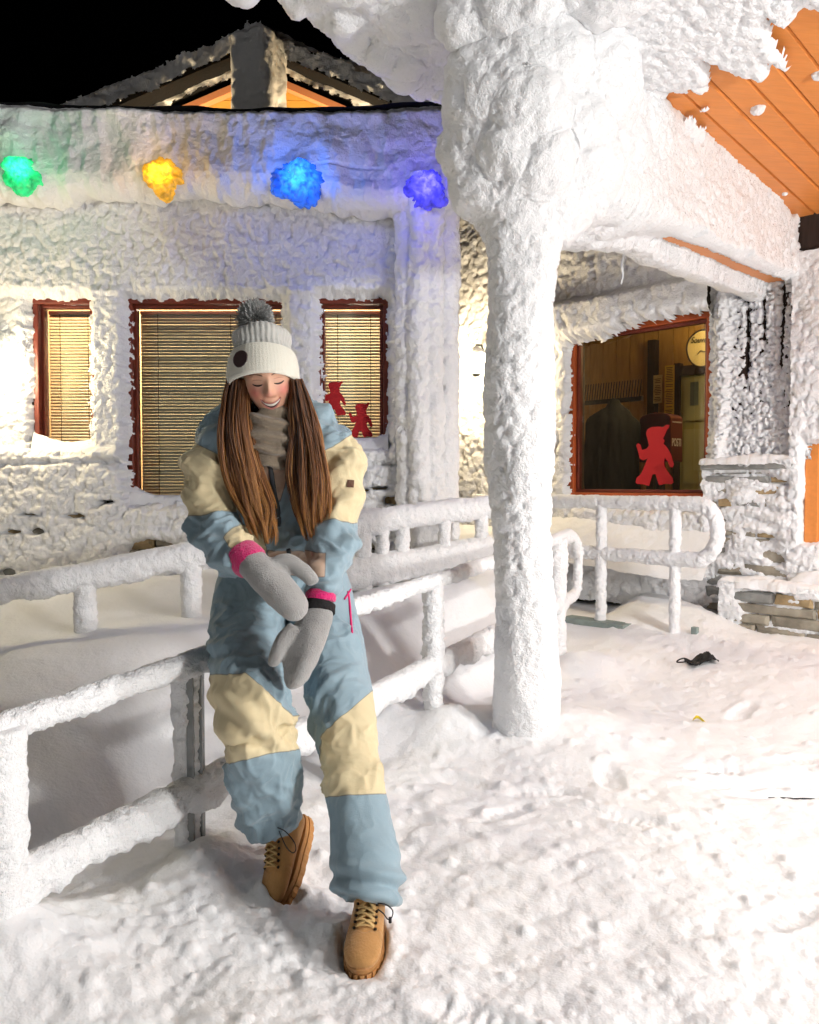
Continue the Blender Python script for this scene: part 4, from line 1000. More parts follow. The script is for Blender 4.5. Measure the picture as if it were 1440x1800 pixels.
# red elf cutouts on the panes
ELF = [(860, 1082), (890, 1086), (886, 1110), (870, 1122), (850, 1165), (832, 1200), (848, 1220), (835, 1242), (870, 1275), (910, 1340), (935, 1420), (925, 1450), (897, 1440), (880, 1400), (852, 1365), (845, 1400), (852, 1440), (880, 1480), (925, 1535), (932, 1575), (915, 1590), (860, 1588), (800, 1600), (785, 1560), (765, 1505), (735, 1505), (718, 1560), (705, 1605), (640, 1592), (590, 1590), (572, 1575), (580, 1535), (625, 1500), (660, 1430), (688, 1365), (640, 1382), (612, 1365), (590, 1290), (575, 1250), (590, 1230), (615, 1240), (632, 1290), (680, 1280), (700, 1252), (686, 1200), (670, 1150), (682, 1115), (720, 1096), (790, 1094), (830, 1104)]
ELF = [((x - 752) / 510., (1600 - y) / 510.) for x, y in ELF]
M_elf = mat('red_card', (.42, .012, .016), .6, .3)
def elf(scale, M_, label):
    mm = MB(); mm.prism([(x * scale, z * scale) for x, z in ELF], 0, .003, M_); me = mm.mesh()
    bm = bmesh.new(); bm.from_mesh(me); bmesh.ops.triangulate(bm, faces=bm.faces); bm.to_mesh(me); bm.free()
    o = link('elf_cutout', me, M_elf); tag(o, label, 'cutout', 'red elf cutouts on the windows')
yb = 5.662
for (px_, py_, sc_, lb) in ((587, 731, .235, 'upper red elf cutout on the right lodge window'), (634, 769, .235, 'lower red elf cutout on the right lodge window')):
    p = at(px_, py_, yb); elf(sc_, lambda q, p=p: (p[0] + q[0], yb - q[1], p[2] + q[2]), lb)
s_, z_ = wat(1150, 853, -.038)
elf(.46, lambda q: tuple(wing(s_ - q[0], -.040 + q[1], z_ + q[2])), 'large red elf cutout on the shop window in front of the post box')

# ================================================================== small things on the snow
def crumple(name, base, pts, tris_, mt, label, cat):
    pass
gp_ = at(1235, 1164, 4.90); gz = ground_at(gp_[0], gp_[1])
fm = empty('face_mask', (gp_[0], gp_[1], gz), 'crumpled black face mask lying on the snow with its strap loop', 'mask')
nu, nv = 24, 18; u, v = np.meshgrid(np.linspace(-1, 1, nu), np.linspace(-1, 1, nv), indexing='ij'); u = u.ravel(); v = v.ravel()
hgt = .055 * (1 - np.abs(u - .35) ** 1.1 * .95).clip(0) * (1 - .35 * v ** 2) * (1 + .3 * np.sin(5 * u + 2 * v))
P = np.stack([gp_[0] + .085 * u, gp_[1] + .06 * v * (1 - .3 * u), gz + .004 + hgt], 1); P[:, 2] += .014 * fbm(P * 45, 3, 3); P[:, 2] = np.maximum(P[:, 2], gz - .004)
V = np.vstack([P, P * np.array([1, 1, 1]) - np.array([0, 0, .004])]); F = gridquads(nu, nv); F = np.vstack([F, F[:, ::-1] + len(P)])
M_maskc = mat('mask_cloth', (.010, .010, .011), .7, .4, bump=.3, bscale=150)
link('cloth', npmesh(V, F), M_maskc, fm)
q0 = np.array([gp_[0] - .075, gp_[1], gz + .016])
MB().tube(spline([q0, q0 + (-.03, .01, .012), q0 + (-.065, .0, .006), q0 + (-.085, -.02, -.004), q0 + (-.05, -.03, -.002), q0 + (-.02, -.02, .004), q0 + (.01, -.01, 0)], 40), .0045, 6).build('strap', M_maskc, fm, True)
gp_ = at(1230, 1267, 4.06); gz = ground_at(gp_[0], gp_[1]) + .006
ol = []
n = 22
nu, nv = 22, 9; u, v = np.meshgrid(np.linspace(0, 1, nu), np.linspace(-1, 1, nv), indexing='ij'); u = u.ravel(); v = v.ravel()
wd = .014 * np.sin(np.pi * u ** .8) * (1 + .25 * np.sin(u * 26))
P = np.stack([gp_[0] - .035 + .07 * u, gp_[1] + wd * v - .006 * u, gz + .012 * np.abs(v) * np.sin(np.pi * u) + .010 * np.sin(u * 5)], 1)
lf = link('fallen_leaf', npmesh(P, gridquads(nu, nv)), mat('yellow_leaf', (.72, .56, .02), .5, var=.15, vscale=40)); tag(lf, 'small yellow leaf lying on the trodden snow', 'leaf')
so = lf.modifiers.new('s', 'SOLIDIFY'); so.thickness = .0015
# ================================================================== the person on the railing
from mathutils.bvhtree import BVHTree
def proj(V):
    x = V[:, 0]; y = V[:, 1]; z = V[:, 2] - CAMZ
    f = y * math.cos(PITCH) - z * math.sin(PITCH); u = y * math.sin(PITCH) + z * math.cos(PITCH)
    return 720 + FOC * x / f, 900 - FOC * u / f
def thresh_mat(name, base, layers, rough=.6, bump=.25, bscale=350, sheen=.2, var=.06, spec=.3):
    """cloth with panels: layers = [(attribute, colour)], sharp seams where the attribute passes 0"""
    m = mat(name, base, rough, spec, bump=bump, bscale=bscale, sheen=sheen, bdetail=2); t = m.node_tree; b = t.nodes['Principled BSDF']
    cur = t.nodes.new('ShaderNodeRGB'); cur.outputs[0].default_value = (*base, 1); out = cur.outputs[0]
    for at_, col in layers:
        a = t.nodes.new('ShaderNodeAttribute'); a.attribute_name = at_
        g = t.nodes.new('ShaderNodeMapRange'); g.inputs[1].default_value = -.6; g.inputs[2].default_value = .6; t.links.new(a.outputs['Fac'], g.inputs[0])
        mx = t.nodes.new('ShaderNodeMix'); mx.data_type = 'RGBA'; t.links.new(g.outputs[0], mx.inputs[0]); t.links.new(out, mx.inputs[6]); mx.inputs[7].default_value = (*col, 1); out = mx.outputs[2]
        ab = t.nodes.new('ShaderNodeMath'); ab.operation = 'ABSOLUTE'; t.links.new(a.outputs['Fac'], ab.inputs[0])
        sm = t.nodes.new('ShaderNodeMapRange'); sm.inputs[1].default_value = .25; sm.inputs[2].default_value = .7; sm.inputs[3].default_value = .55; sm.inputs[4].default_value = 1; t.links.new(ab.outputs[0], sm.inputs[0])
        h2 = t.nodes.new('ShaderNodeHueSaturation'); t.links.new(sm.outputs[0], h2.inputs['Value']); t.links.new(out, h2.inputs['Color']); out = h2.outputs[0]
    n = t.nodes.new('ShaderNodeTexNoise'); n.inputs['Scale'].default_value = 9; n.inputs['Detail'].default_value = 4
    tc = t.nodes['Texture Coordinate']; t.links.new(tc.outputs['Object'], n.inputs['Vector'])
    hs = t.nodes.new('ShaderNodeHueSaturation'); mr = t.nodes.new('ShaderNodeMapRange'); mr.inputs[3].default_value = 1 - var * 2; mr.inputs[4].default_value = 1 + var * 2
    t.links.new(n.outputs['Fac'], mr.inputs[0]); t.links.new(mr.outputs[0], hs.inputs['Value']); t.links.new(out, hs.inputs['Color']); t.links.new(hs.outputs[0], b.inputs['Base Color'])
    return m
BLUE = (.265, .37, .435); CREAM = (.66, .56, .35); BEIGE = (.50, .36, .27)
M_jacket = thresh_mat('jacket_cloth', BLUE, [('cream', CREAM), ('beige', BEIGE)])
M_trouser = thresh_mat('trouser_cloth', BLUE, [('cream', CREAM)])
person = empty('person', tuple(at(500, 1110, 2.75)), 'person in bobble hat and pale blue cream snow suit perched on the handrail', 'person')
def chain(m, pts, n=24, k=40):
    """pts: (px, py, Y, r_across, r_deep)"""
    C = np.array([at(p[0], p[1], p[2]) for p in pts]); Rr = np.array([(p[3], p[4] if len(p) > 4 else p[3]) for p in pts])
    S = spline(np.hstack([C, Rr]), k); m.tube(S[:, :3], S[:, 3:], n)
    return S
def cloth_folds(Q, N, amp, seed, scale=1.0, stretch=(1, 1, 1)):
    P = Q * np.array(stretch) / scale
    W = np.stack([fbm(P * 5 + 3 * k, 2, seed + 40 + k) for k in range(3)], 1) * .09
    r1 = 1 - np.abs(fbm((P + W) * 8, 3, seed)) * 2.2; r2 = 1 - np.abs(fbm((P + W) * 17 + 5, 2, seed + 9)) * 2.2
    s1 = np.clip((r1 - .35) / .65, 0, 1) ** 2; s2 = np.clip((r2 - .35) / .65, 0, 1) ** 2; w1 = worley((P + W * .6) / .105, seed + 5); return amp * (.45 * s1 + .2 * s2 + .55 * w1 + .45 * fbm(P * 4.5 + 7, 2, seed + 21) - .35)
# ---------- trousers
m = MB()
LR = [(548, 1015, 2.79, .12), (562, 1060, 2.74, .118), (585, 1160, 2.60, .106), (612, 1288, 2.42, .091), (622, 1360, 2.345, .083), (634, 1440, 2.26, .086), (645, 1530, 2.165, .094), (650, 1572, 2.125, .086), (650, 1590, 2.11, .070)]
LL = [(452, 1015, 2.79, .125), (440, 1065, 2.72, .125), (432, 1150, 2.55, .112), (440, 1225, 2.385, .106), (450, 1285, 2.315, .101), (460, 1345, 2.35, .097), (467, 1400, 2.40, .097), (474, 1440, 2.445, .090)]
chain(m, LR, 30, 50); chain(m, LL, 30, 50); chain(m, [(497, 985, 2.80, .19, .13), (497, 1040, 2.80, .205, .15), (497, 1085, 2.78, .18, .14), (500, 1105, 2.76, .10, .10)], 30, 20)
V, F = remesh(m.mesh(), .0055); V = relax(V, F, 7); N = smoothnormals(V, F)
px, py = proj(V)
right = px > 528 - (py < 1100) * 20
low = sstep(1130, 1330, py)
along = np.where(right, 1, 1)
d = (cloth_folds(V, N, .030, 801, 1.3, (1, 1, .7)) + cloth_folds(V, N, .012, 871, .65, (1, 1, .8))) * (.6 + .4 * low)
# gathers: rolls at the hems, creases behind the bent knee and at the lap
roll = np.where(right, .010 * np.sin((py - .22 * (px - 640)) * .145) * sstep(1480, 1560, py), .007 * np.sin((py + .5 * (px - 470)) * .16) * sstep(1380, 1430, py))
lap = .007 * np.sin((py + .35 * (px - 430)) * .21 + 3 * fbm(V * 9, 2, 5)) * sstep(470, 400, px) * sstep(1090, 1130, py) * sstep(1185, 1150, py)
knee = .008 * np.sin((py * .8 - (px - 380) * .6) * .13 + 2 * fbm(V * 7, 2, 6)) * sstep(1190, 1230, py) * sstep(1345, 1310, py) * (~right)
d = d * (.30 + .85 * sstep(-.25, .25, fbm(V * 3.2, 2, 90) + .25 * sstep(1230, 1290, py) - .12)); V = V + N * (d + roll + lap + knee)[:, None]
me = npmesh(V, F)
up_l = np.where(px < 432, 1186, 1186 + (px - 432) * .95); lo_l = 1341 - .20 * (px - 400)
cl = np.minimum(py - up_l, lo_l - py)
up_r = 1216 + (652 - px) * .86; cr = np.minimum(np.minimum(py - up_r, 1399 - .06 * (px - 620) - py), px - 566)
cr = np.maximum(cr, np.minimum(np.minimum(554 - px, py - 1288), 1342 - py))
attr(me, 'cream', np.clip(np.where(right, cr, cl) / 2.0, -3, 3))
trousers = link('trousers', me, M_trouser, person)
# drawcord loops and hip zip
tree_t = BVHTree.FromPolygons(V.tolist(), F.tolist())
def surf(tree, px_, py_, off=.002):
    o = Vector((0, 0, CAMZ)); dr = Vector(at(px_, py_, 1.0)) - o; dr.normalize()
    h = tree.ray_cast(o, dr)
    return np.array(h[0] - dr * off) if h[0] is not None else at(px_, py_, 2.6)
def on(tree, pts, off=.002): return np.array([surf(tree, a, b, off) for a, b in pts])
M_pink = mat('pink_trim', (.72, .02, .16), .6, .3); M_dark = mat('dark_cord', (.015, .015, .018), .6); M_zip = mat('zip_tape', (.045, .055, .065), .6)
MB().tube(spline(on(tree_t, [(612, 1040), (615, 1065), (617, 1095), (619, 1112)]), 20), .004, 8).build('hip_zip', M_pink, trousers, True)
MB().tube(spline(on(tree_t, [(617, 1036), (612, 1044), (606, 1053)], .006), 12), .003, 6).build('zip_pull', M_pink, trousers, True)
MB().tube(spline([at(664, 1588, 2.06), at(678, 1590, 2.05), at(690, 1600, 2.04), at(689, 1612, 2.04), at(682, 1616, 2.04), at(674, 1606, 2.045), at(664, 1598, 2.05)], 30), .0016, 6).build('drawcord', M_dark, trousers, True)
MB().tube([at(686, 1613, 2.04), at(686, 1622, 2.04)], .004, 8).build('cord_stop', M_dark, trousers, True)
MB().tube(spline([at(488, 1455, 2.32), at(502, 1462, 2.30), at(517, 1480, 2.29), at(520, 1494, 2.29), at(514, 1499, 2.29), at(503, 1488, 2.30), at(490, 1460, 2.32)], 30), .0016, 6).build('drawcord', M_dark, trousers, True)
# ---------- jacket
m = MB()
chain(m, [(498, 1022, 2.785, .185, .135), (498, 975, 2.765, .205, .150), (494, 905, 2.715, .200, .148), (488, 840, 2.665, .190, .140), (484, 790, 2.63, .170, .125), (481, 765, 2.61, .115, .100), (479, 750, 2.61, .080, .070)], 36, 40)
AR = [(548, 785, 2.64, .095), (585, 800, 2.63, .090), (596, 860, 2.60, .083), (592, 920, 2.56, .076), (580, 975, 2.47, .066), (568, 1025, 2.40, .054), (564, 1042, 2.38, .050)]
AL = [(425, 785, 2.63, .095), (389, 803, 2.61, .090), (374, 865, 2.58, .086), (377, 925, 2.54, .078), (398, 962, 2.45, .066), (422, 978, 2.385, .055), (432, 983, 2.36, .052)]
chain(m, AR, 26, 40); chain(m, AL, 26, 40)
for (a, b, Y_, r_) in ((398, 762, 2.70, .085), (556, 755, 2.70, .08), (480, 745, 2.76, .10), (435, 748, 2.76, .09), (528, 745, 2.75, .09), (374, 775, 2.66, .05), (580, 762, 2.66, .05)): m.ball(at(a, b, Y_), r_, 16, 12)
V, F = remesh(m.mesh(), .0062); V = relax(V, F, 8); N = smoothnormals(V, F); px, py = proj(V)
arm_r = px > 545; arm_l = px < 425
d = cloth_folds(V, N, .030, 811, 1.4, (1, 1, 1.15)) + cloth_folds(V, N, .010, 881, .65)
d = d * (.35 + .8 * sstep(-.25, .25, fbm(V * 3.2, 2, 91)))
d += .007 * np.sin((py * .9 + (px - 590) * .55) * .11 + 2.5 * fbm(V * 6, 2, 3)) * arm_r + .008 * np.sin((py * .85 - (px - 380) * .5) * .10 + 2.5 * fbm(V * 6, 2, 4)) * arm_l
d += .006 * np.sin(py * .14 + 2 * fbm(V * 5, 2, 8)) * sstep(920, 960, py)
V = V + N * d[:, None]; me = npmesh(V, F)
cre_r = np.minimum(np.minimum(918 + .04 * (px - 590) - py, py - (775 + (600 - px) * .62)), px - 556 - (py - 790) * .0)
cre_l = np.minimum(np.minimum(905 - .05 * (px - 360) - py, py - (790 + (px - 365) * .5)), 415 - px)
cuff_l = np.minimum(px - 402 - (py - 960) * .6, 40 - np.hypot(px - 428, py - 965)) 
attr(me, 'cream', np.clip(np.maximum(np.maximum(cre_r, cre_l), cuff_l) / 2.0, -3, 3))
vneck = np.minimum(np.minimum(py - 800, 885 - py), (885 - py) * .40 - np.abs(px - 484 - (py - 820) * .12))
pocket = np.minimum(np.minimum(py - 968, 1012 - py), np.minimum(px - 470, 572 - px))
attr(me, 'beige', np.clip(np.maximum(vneck, pocket) / 2.0, -3, 3))
jacket = link('jacket', me, M_jacket, person)
tree_j = BVHTree.FromPolygons(V.tolist(), F.tolist())
MB().tube(spline(on(tree_j, [(475, 812), (478, 840), (483, 870), (489, 900), (490, 925)], .001), 30), np.array([[.008, .004]]).repeat(30, 0), 8).build('zip', M_zip, jacket, True)
p = surf(tree_j, 475, 818, .012); MB().tube([p + (0, 0, .024), p + (0, 0, .004), p, p - (0, 0, .012)], [.009, .008, .012, .006], 10).build('zip_pull', M_dark, jacket, True)
MB().tube(spline(on(tree_j, [(507, 965), (509, 985), (511, 1008)], .002), 12), np.array([[.007, .003]]).repeat(12, 0), 8).build('zip', M_zip, jacket, True)
c = on(tree_j, [(611, 843), (623, 844), (622, 857), (610, 856)], .003); c2 = on(tree_j, [(611, 843), (623, 844), (622, 857), (610, 856)], -.004)
MB().add(list(c) + list(c2), [(0, 1, 2, 3), (7, 6, 5, 4), (0, 4, 5, 1), (1, 5, 6, 2), (2, 6, 7, 3), (3, 7, 4, 0)]).build('sleeve_tab', mat('brown_tab', (.10, .04, .02), .6), jacket)
# ---------- mittens
M_mitt = mat('grey_fleece', (.33, .325, .32), .95, .1, bump=.6, bscale=260, var=.06, vscale=30, sheen=.6)
def mitten(label, body, thumb, seed, fold):
    e = empty('mitten', tuple(at(*body[0][:3]))); e.parent = person; e.matrix_parent_inverse = world_of(person).inverted(); e['label'] = label
    mm = MB(); chain(mm, body, 24, 30); chain(mm, thumb, 18, 20)
    V, F = remesh(mm.mesh(), .0052); V = relax(V, F, 6); N = smoothnormals(V, F); V += N * (.004 * fbm(V * 22, 3, seed) + fold(V))[:, None]
    link('hand', npmesh(V, F), M_mitt, e)
    return e
eL = mitten('grey fleece mitten pulled over the other wrist', [(440, 986, 2.345, .044, .044), (456, 1003, 2.32, .050, .046), (482, 1028, 2.30, .057, .047), (508, 1056, 2.285, .058, .045), (526, 1075, 2.28, .046, .036), (534, 1083, 2.278, .022, .018)],
            [(468, 1000, 2.33, .026), (505, 988, 2.335, .025), (532, 1003, 2.335, .023), (550, 1022, 2.335, .021), (554, 1028, 2.335, .012)], 821, lambda V: 0)
def fold_r(V):
    a, b = proj(V); return .006 * np.sin((a * .8 + b * .35) * .16) * sstep(1110, 1180, b)
eR = mitten('grey fleece mitten hanging over the knee', [(562, 1070, 2.375, .042, .042), (556, 1085, 2.355, .052, .046), (541, 1122, 2.335, .063, .048), (528, 1162, 2.315, .060, .046), (520, 1192, 2.305, .046, .036), (519, 1208, 2.30, .022, .018)],
            [(520, 1105, 2.32, .026), (496, 1128, 2.30, .022), (484, 1152, 2.295, .020), (480, 1164, 2.295, .018), (480, 1169, 2.295, .010)], 822, fold_r)
def band(e, name, mt, pts, n=40):
    mm = MB(); S = chain(mm, pts, n, 26); V, F = remesh(mm.mesh(), .0045); V = relax(V, F, 3); N = smoothnormals(V, F); V += N * (.002 * fbm(V * 60, 2, 5))[:, None]; link(name, npmesh(V, F), mt, e)
M_fuzz = mat('pink_fleece', (.70, .015, .17), .95, .1, bump=.8, bscale=200, sheen=.5); M_knit = mat('black_cuff', (.018, .017, .018), .9, .2, bump=.5, bscale=200)
band(eL, 'pink_cuff', M_fuzz, [(424, 972, 2.375, .050), (432, 981, 2.362, .053), (442, 990, 2.345, .0515), (446, 994, 2.34, .046)])
band(eR, 'pink_cuff', M_fuzz, [(565, 1040, 2.385, .040), (564, 1048, 2.38, .0465), (563, 1056, 2.377, .045)])
band(eR, 'strap', M_knit, [(563, 1058, 2.377, .0465), (561, 1068, 2.37, .048), (560, 1078, 2.362, .049)])
# ---------- boots
M_boot = mat('tan_nubuck', (.47, .245, .085), .85, .25, bump=.3, bscale=160, var=.14, vscale=14, sheen=.25); M_sole = mat('gum_sole', (.40, .19, .06), .6, .4, bump=.3, bscale=60, var=.15); M_lace = mat('tan_lace', (.66, .44, .19), .8, .2, bump=.4, bscale=300); M_eye = mat('eyelet', (.04, .03, .02), .4, .5, metal=.6)
def make_boot(M_, label):
    e = empty('boot', tuple(M_ @ Vector((0, 0, 0)))); e.parent = person; e.matrix_parent_inverse = world_of(person).inverted(); e['label'] = label
    T = lambda V: np.array([M_ @ Vector(q) for q in np.asarray(V)])
    # upper
    mm = MB()
    sp = spline(np.array([(0, -.118, .070, .020, .028), (0, -.10, .072, .038, .040), (0, -.05, .072, .042, .044), (0, .02, .066, .045, .040), (0, .075, .058, .048, .032), (0, .12, .052, .046, .026), (0, .150, .047, .032, .018), (0, .160, .045, .014, .010)]), 40); mm.tube(sp[:, :3], sp[:, 3:], 28)
    sp = spline(np.array([(0, -.035, .06, .040, .068), (0, -.045, .11, .041, .060), (0, -.060, .155, .043, .052), (0, -.066, .20, .045, .050), (0, -.066, .215, .042, .046)]), 24); mm.tube(sp[:, :3], sp[:, 3:], 28)
    sp = spline(np.array([(0, -.03, .10, .034, .030), (0, .02, .092, .035, .022), (0, .065, .075, .036, .018)]), 16); mm.tube(sp[:, :3], sp[:, 3:], 20)
    V, F = remesh(mm.mesh(), .0042); V = relax(V, F, 7); V[:, 2] = np.maximum(V[:, 2], .028)
    N = smoothnormals(V, F)
    # seams pressed into the leather: toe cap and side panels
    y, z, x = V[:, 1], V[:, 2], V[:, 0]
    seam = np.maximum(gauss(y + .6 * np.abs(x) ** 1.2 * 2.0, .082, .0028) * (z > .045), gauss(np.abs(x), .026 + .06 * np.clip(-y - .0, 0, .1), .0022) * (y < .075) * (y > -.06) * (z > .085))
    tre = BVHTree.FromPolygons(V.tolist(), F.tolist())
    V = V + N * (-.0028 * seam + .0012 * fbm(V * 30, 3, 3))[:, None]
    up = link('upper', npmesh(T(V), F), M_boot, e)
    # sole with lugs
    def outline(grow):
        o_ = []
        for q in np.linspace(0, 2 * math.pi, 120, endpoint=False):
            cx, cy = math.sin(q), math.cos(q)
            wdt = .047 + .006 * cy - .006 * math.exp(-((cy + .15) / .35) ** 2); o_.append((cx * (wdt + grow), cy * (.145 + grow) + .020 - .002))
        return o_
    def slab(z0, z1, grow, lug, nm):
        o_ = outline(grow); n = len(o_); vs = []
        for z_, g2 in ((z0, -.002), (z0 + (z1 - z0) * .25, .0), (z1 - (z1 - z0) * .2, .0), (z1, -.002)):
            for k, (a, b) in enumerate(o_):
                l = 1 - (lug if (k % 5) in (0, 1) and z_ < z1 - .004 else 0) ; s_ = l + g2 * 10; vs.append((a * s_, (b - .02) * s_ + .02, z_ + .006 * max(0, (b - .10) / .07) ** 2))
        fs = [tuple(range(n - 1, -1, -1)), tuple(range(3 * n, 4 * n))]
        for r_ in range(3): fs += [(r_ * n + k, r_ * n + (k + 1) % n, (r_ + 1) * n + (k + 1) % n, (r_ + 1) * n + k) for k in range(n)]
        return MB().add(T(vs), fs).build(nm, M_sole, e)
    slab(0, .022, .006, .045, 'outsole'); slab(.0225, .038, .003, 0, 'midsole')
    # laces over the tongue
    def top(x_, y_):
        h = tre.ray_cast(Vector((x_, y_, .4)), Vector((0, 0, -1))); return h[0].z if h[0] is not None else .1
    rows = np.linspace(.066, -.028, 7)
    for k, y_ in enumerate(rows):
        w_ = .023 - .0005 * k
        for s in (-1, 1):
            q = np.array([s * (w_ + .004), y_ + .001, top(s * (w_ + .004), y_) + .001]); MB().tube(T([q - (0, 0, .002), q + (0, 0, .0012)]), .0042, 10).build('eyelet', M_eye, e)
        if k == 0:
            pts = [(s, y_, top(s, y_) + .0035) for s in np.linspace(-w_, w_, 9)]; MB().tube(T(pts), np.array([[.0058, .0026]]).repeat(9, 0), 6).build('lace', M_lace, e, True)
        else:
            for s in (-1, 1):
                yy = rows[k - 1]; pts = [(s * w_ * q, yy + (y_ - yy) * (q + 1) / 2, top(s * w_ * q, yy + (y_ - yy) * (q + 1) / 2) + .0035 + .0025 * (1 - q * q) + .001 * s) for q in np.linspace(-1, 1, 11)]
                MB().tube(T(pts), np.array([[.0058, .0026]]).repeat(11, 0), 6).build('lace', M_lace, e, True)
    return e
def basis(o, fwd, upv):
    f = Vector(fwd).normalized(); r = f.cross(Vector(upv)).normalized(); u = r.cross(f).normalized()
    return Matrix(((r.x, f.x, u.x, o[0]), (r.y, f.y, u.y, o[1]), (r.z, f.z, u.z, o[2]), (0, 0, 0, 1)))
hr = at(645, 1668, 2.11); make_boot(basis((hr[0], 2.105, -.012), (-.06, -1, -.03), (.03, 0, 1)), 'tan lace-up boot planted flat on the snow')
heel = at(533, 1428, 2.50); toe = at(489, 1560, 2.33); mid = (heel * .55 + toe * .45)
fw = toe - heel; upv = np.array([-.42, -.30, .62])
make_boot(basis(tuple(mid + np.array([.012, .02, -.055])), fw, upv), 'tan lace-up boot with raised heel and toe pointing down')
# ---------- head
HC = at(472, 665, 2.53)
Rh = Matrix.Rotation(R(6), 3, 'Y').inverted() @ Matrix.Rotation(R(15), 3, 'X') @ Matrix.Rotation(R(-7), 3, 'Z').inverted()
Rh = np.array(Rh)
def hw(L):                                     # local (x right, f towards viewer, u up) to world
    L = np.asarray(L, float); Q = np.stack([L[:, 0], -L[:, 1], L[:, 2]], 1)
    return Q @ Rh.T + HC
def face_add(x, u):
    s = np.abs(x); n = gauss(x, 0, .0095 + .004 * sstep(.0, -.035, u)) * sstep(.020, -.034, u) * sstep(-.050, -.039, u) * .024
    n = n + .008 * gauss(s, .0125, .0062) * gauss(u, -.036, .0085)
    n = n - .011 * gauss(s, .031, .017) * gauss(u, .004, .0125) + .0072 * gauss(s, .032, .0145) * gauss(u, .001, .0085)
    n = n + .009 * gauss(s, .043, .017) * gauss(u, -.033, .016) + .004 * gauss(u, .024, .008) * sstep(.06, .01, s)
    n = n + .007 * gauss(x, 0, .026) * gauss(u, -.067, .014) + .009 * gauss(x, 0, .020) * gauss(u, -.104, .014)
    n = n - .0045 * gauss(s, .030 + (u + .07) * -.25, .0045) * gauss(u, -.058, .014)
    return n
def head_base(x, u):
    w_ = .0745 * (1 - .20 * sstep(-.015, -.115, u)); q = 1 - (x / w_) ** 2 - (u / .122) ** 2
    return .094 * np.sqrt(np.clip(q, 0, 1)) 
def face_f(x, u): return head_base(x, u) + face_add(x, u)
nu, nv = 190, 150
th, ph = np.meshgrid(np.linspace(0, 2 * math.pi, nu, endpoint=False), np.linspace(.001, math.pi - .001, nv), indexing='ij'); th = th.ravel(); ph = ph.ravel()
u = .122 * np.cos(ph); w_ = .0745 * (1 - .20 * sstep(-.015, -.115, u)); x = w_ * np.sin(ph) * np.sin(th); f = .094 * np.sin(ph) * np.cos(th)
front = sstep(.012, .05, f); f = f + face_add(x, u) * front
nk = sstep(-.100, -.1215, u); f = f * (1 - nk) + nk * (f * .5 - .02); u = u - .10 * sstep(-.112, -.122, u)
L = np.stack([x, f, u], 1); tp_ = sstep(.045, .10, u)[:, None]; L = L * (1 - .16 * tp_)
me = npmesh(hw(L), gridquads(nu, nv, True))
blush = gauss(np.abs(x), .044, .020) * gauss(u, -.030, .020) * (f > .02) + .6 * gauss(x, 0, .012) * gauss(u, -.036, .012) * (f > 0)
attr(me, 'blush', np.clip(blush, 0, 1))
M_skin = mat('skin', (.60, .345, .235), .48, .4, bump=.08, bscale=250); t = M_skin.node_tree; b = t.nodes['Principled BSDF']
a = t.nodes.new('ShaderNodeAttribute'); a.attribute_name = 'blush'; mx = t.nodes.new('ShaderNodeMix'); mx.data_type = 'RGBA'; mx.inputs[6].default_value = (.62, .36, .245, 1); mx.inputs[7].default_value = (.60, .20, .155, 1)
t.links.new(a.outputs['Fac'], mx.inputs[0]); t.links.new(mx.outputs[2], b.inputs['Base Color'])
b.inputs['Subsurface Weight'].default_value = .12; b.inputs['Subsurface Radius'].default_value = (.012, .004, .002)
body = link('head', me, M_skin, person)
def fp(x, u, off=.0012): x = np.asarray(x, float); u = np.asarray(u, float); return hw(np.stack([x, face_f(x, u) + off, u], 1))
M_lash = mat('lash', (.018, .010, .007), .7); M_brow = mat('brow', (.12, .06, .03), .8); M_lip = mat('lip', (.44, .165, .14), .4, .5); M_teeth = mat('teeth', (.62, .57, .50), .3, .5); M_mouth = mat('mouth_inside', (.05, .012, .012), .6)
for s in (-1, 1):
    q = np.linspace(-1, 1, 15); xs = s * .032 + q * .0145
    MB().tube(fp(xs, -.0045 - .0042 * (1 - q ** 2) + .0012 * q * s, .0008), .0012 + .0018 * (1 - q ** 2), 6).build('eyelashes', M_lash, body, True)
    MB().tube(fp(xs, .0065 - .000 * q + .0016 * (1 - q ** 2), .0002), .0005 + .0003 * (1 - q ** 2), 6).build('lid_crease', mat('lid_shade', (.36, .17, .11), .6) if s < 0 else MATS['lid_shade'], body, True)
    q = np.linspace(-1, 1, 17); xs = s * .033 + q * .0195
    MB().tube(fp(xs, .0215 + .0035 * (1 - (q * s - .25) ** 2) , .0006), np.stack([.0016 + .0022 * (1 - q ** 2), .0012 + 0 * q], 1), 8).build('eyebrow', M_brow, body, True)
def um(x): return -.0665 + 0.0135 * (x / .0305) ** 2
q = np.linspace(-1, 1, 31); xm = q * .0305
def strip(name, mt, ua, ub, off, bulge=.001):
    n = 6; P = []
    for k in range(n): 
        t_ = k / (n - 1); P.append(fp(xm, ua + (ub - ua) * t_, off + bulge * 4 * t_ * (1 - t_)))
    V = np.stack(P, 1).reshape(-1, 3); link(name, npmesh(V, gridquads(len(xm), n)), mt, body)
strip('mouth', M_mouth, um(xm) + .0005, um(xm) - .0135 * (1 - q ** 2), .0012)
strip('teeth', M_teeth, um(xm), um(xm) - .0072 * (1 - q ** 2) ** .8, .0024, .0012)
MB().tube(fp(xm, um(xm) + .0026, .0012), np.stack([.0012 + .0019 * (1 - q ** 2), .0016 + 0 * q], 1), 10).build('upper_lip', M_lip, body, True)
MB().tube(fp(xm, um(xm) - .0145 * (1 - q ** 2) ** .9 - .001, .0016), np.stack([.0008 + .0034 * (1 - q ** 2), .0012 + .0022 * (1 - q ** 2)], 1), 10).build('lower_lip', M_lip, body, True)
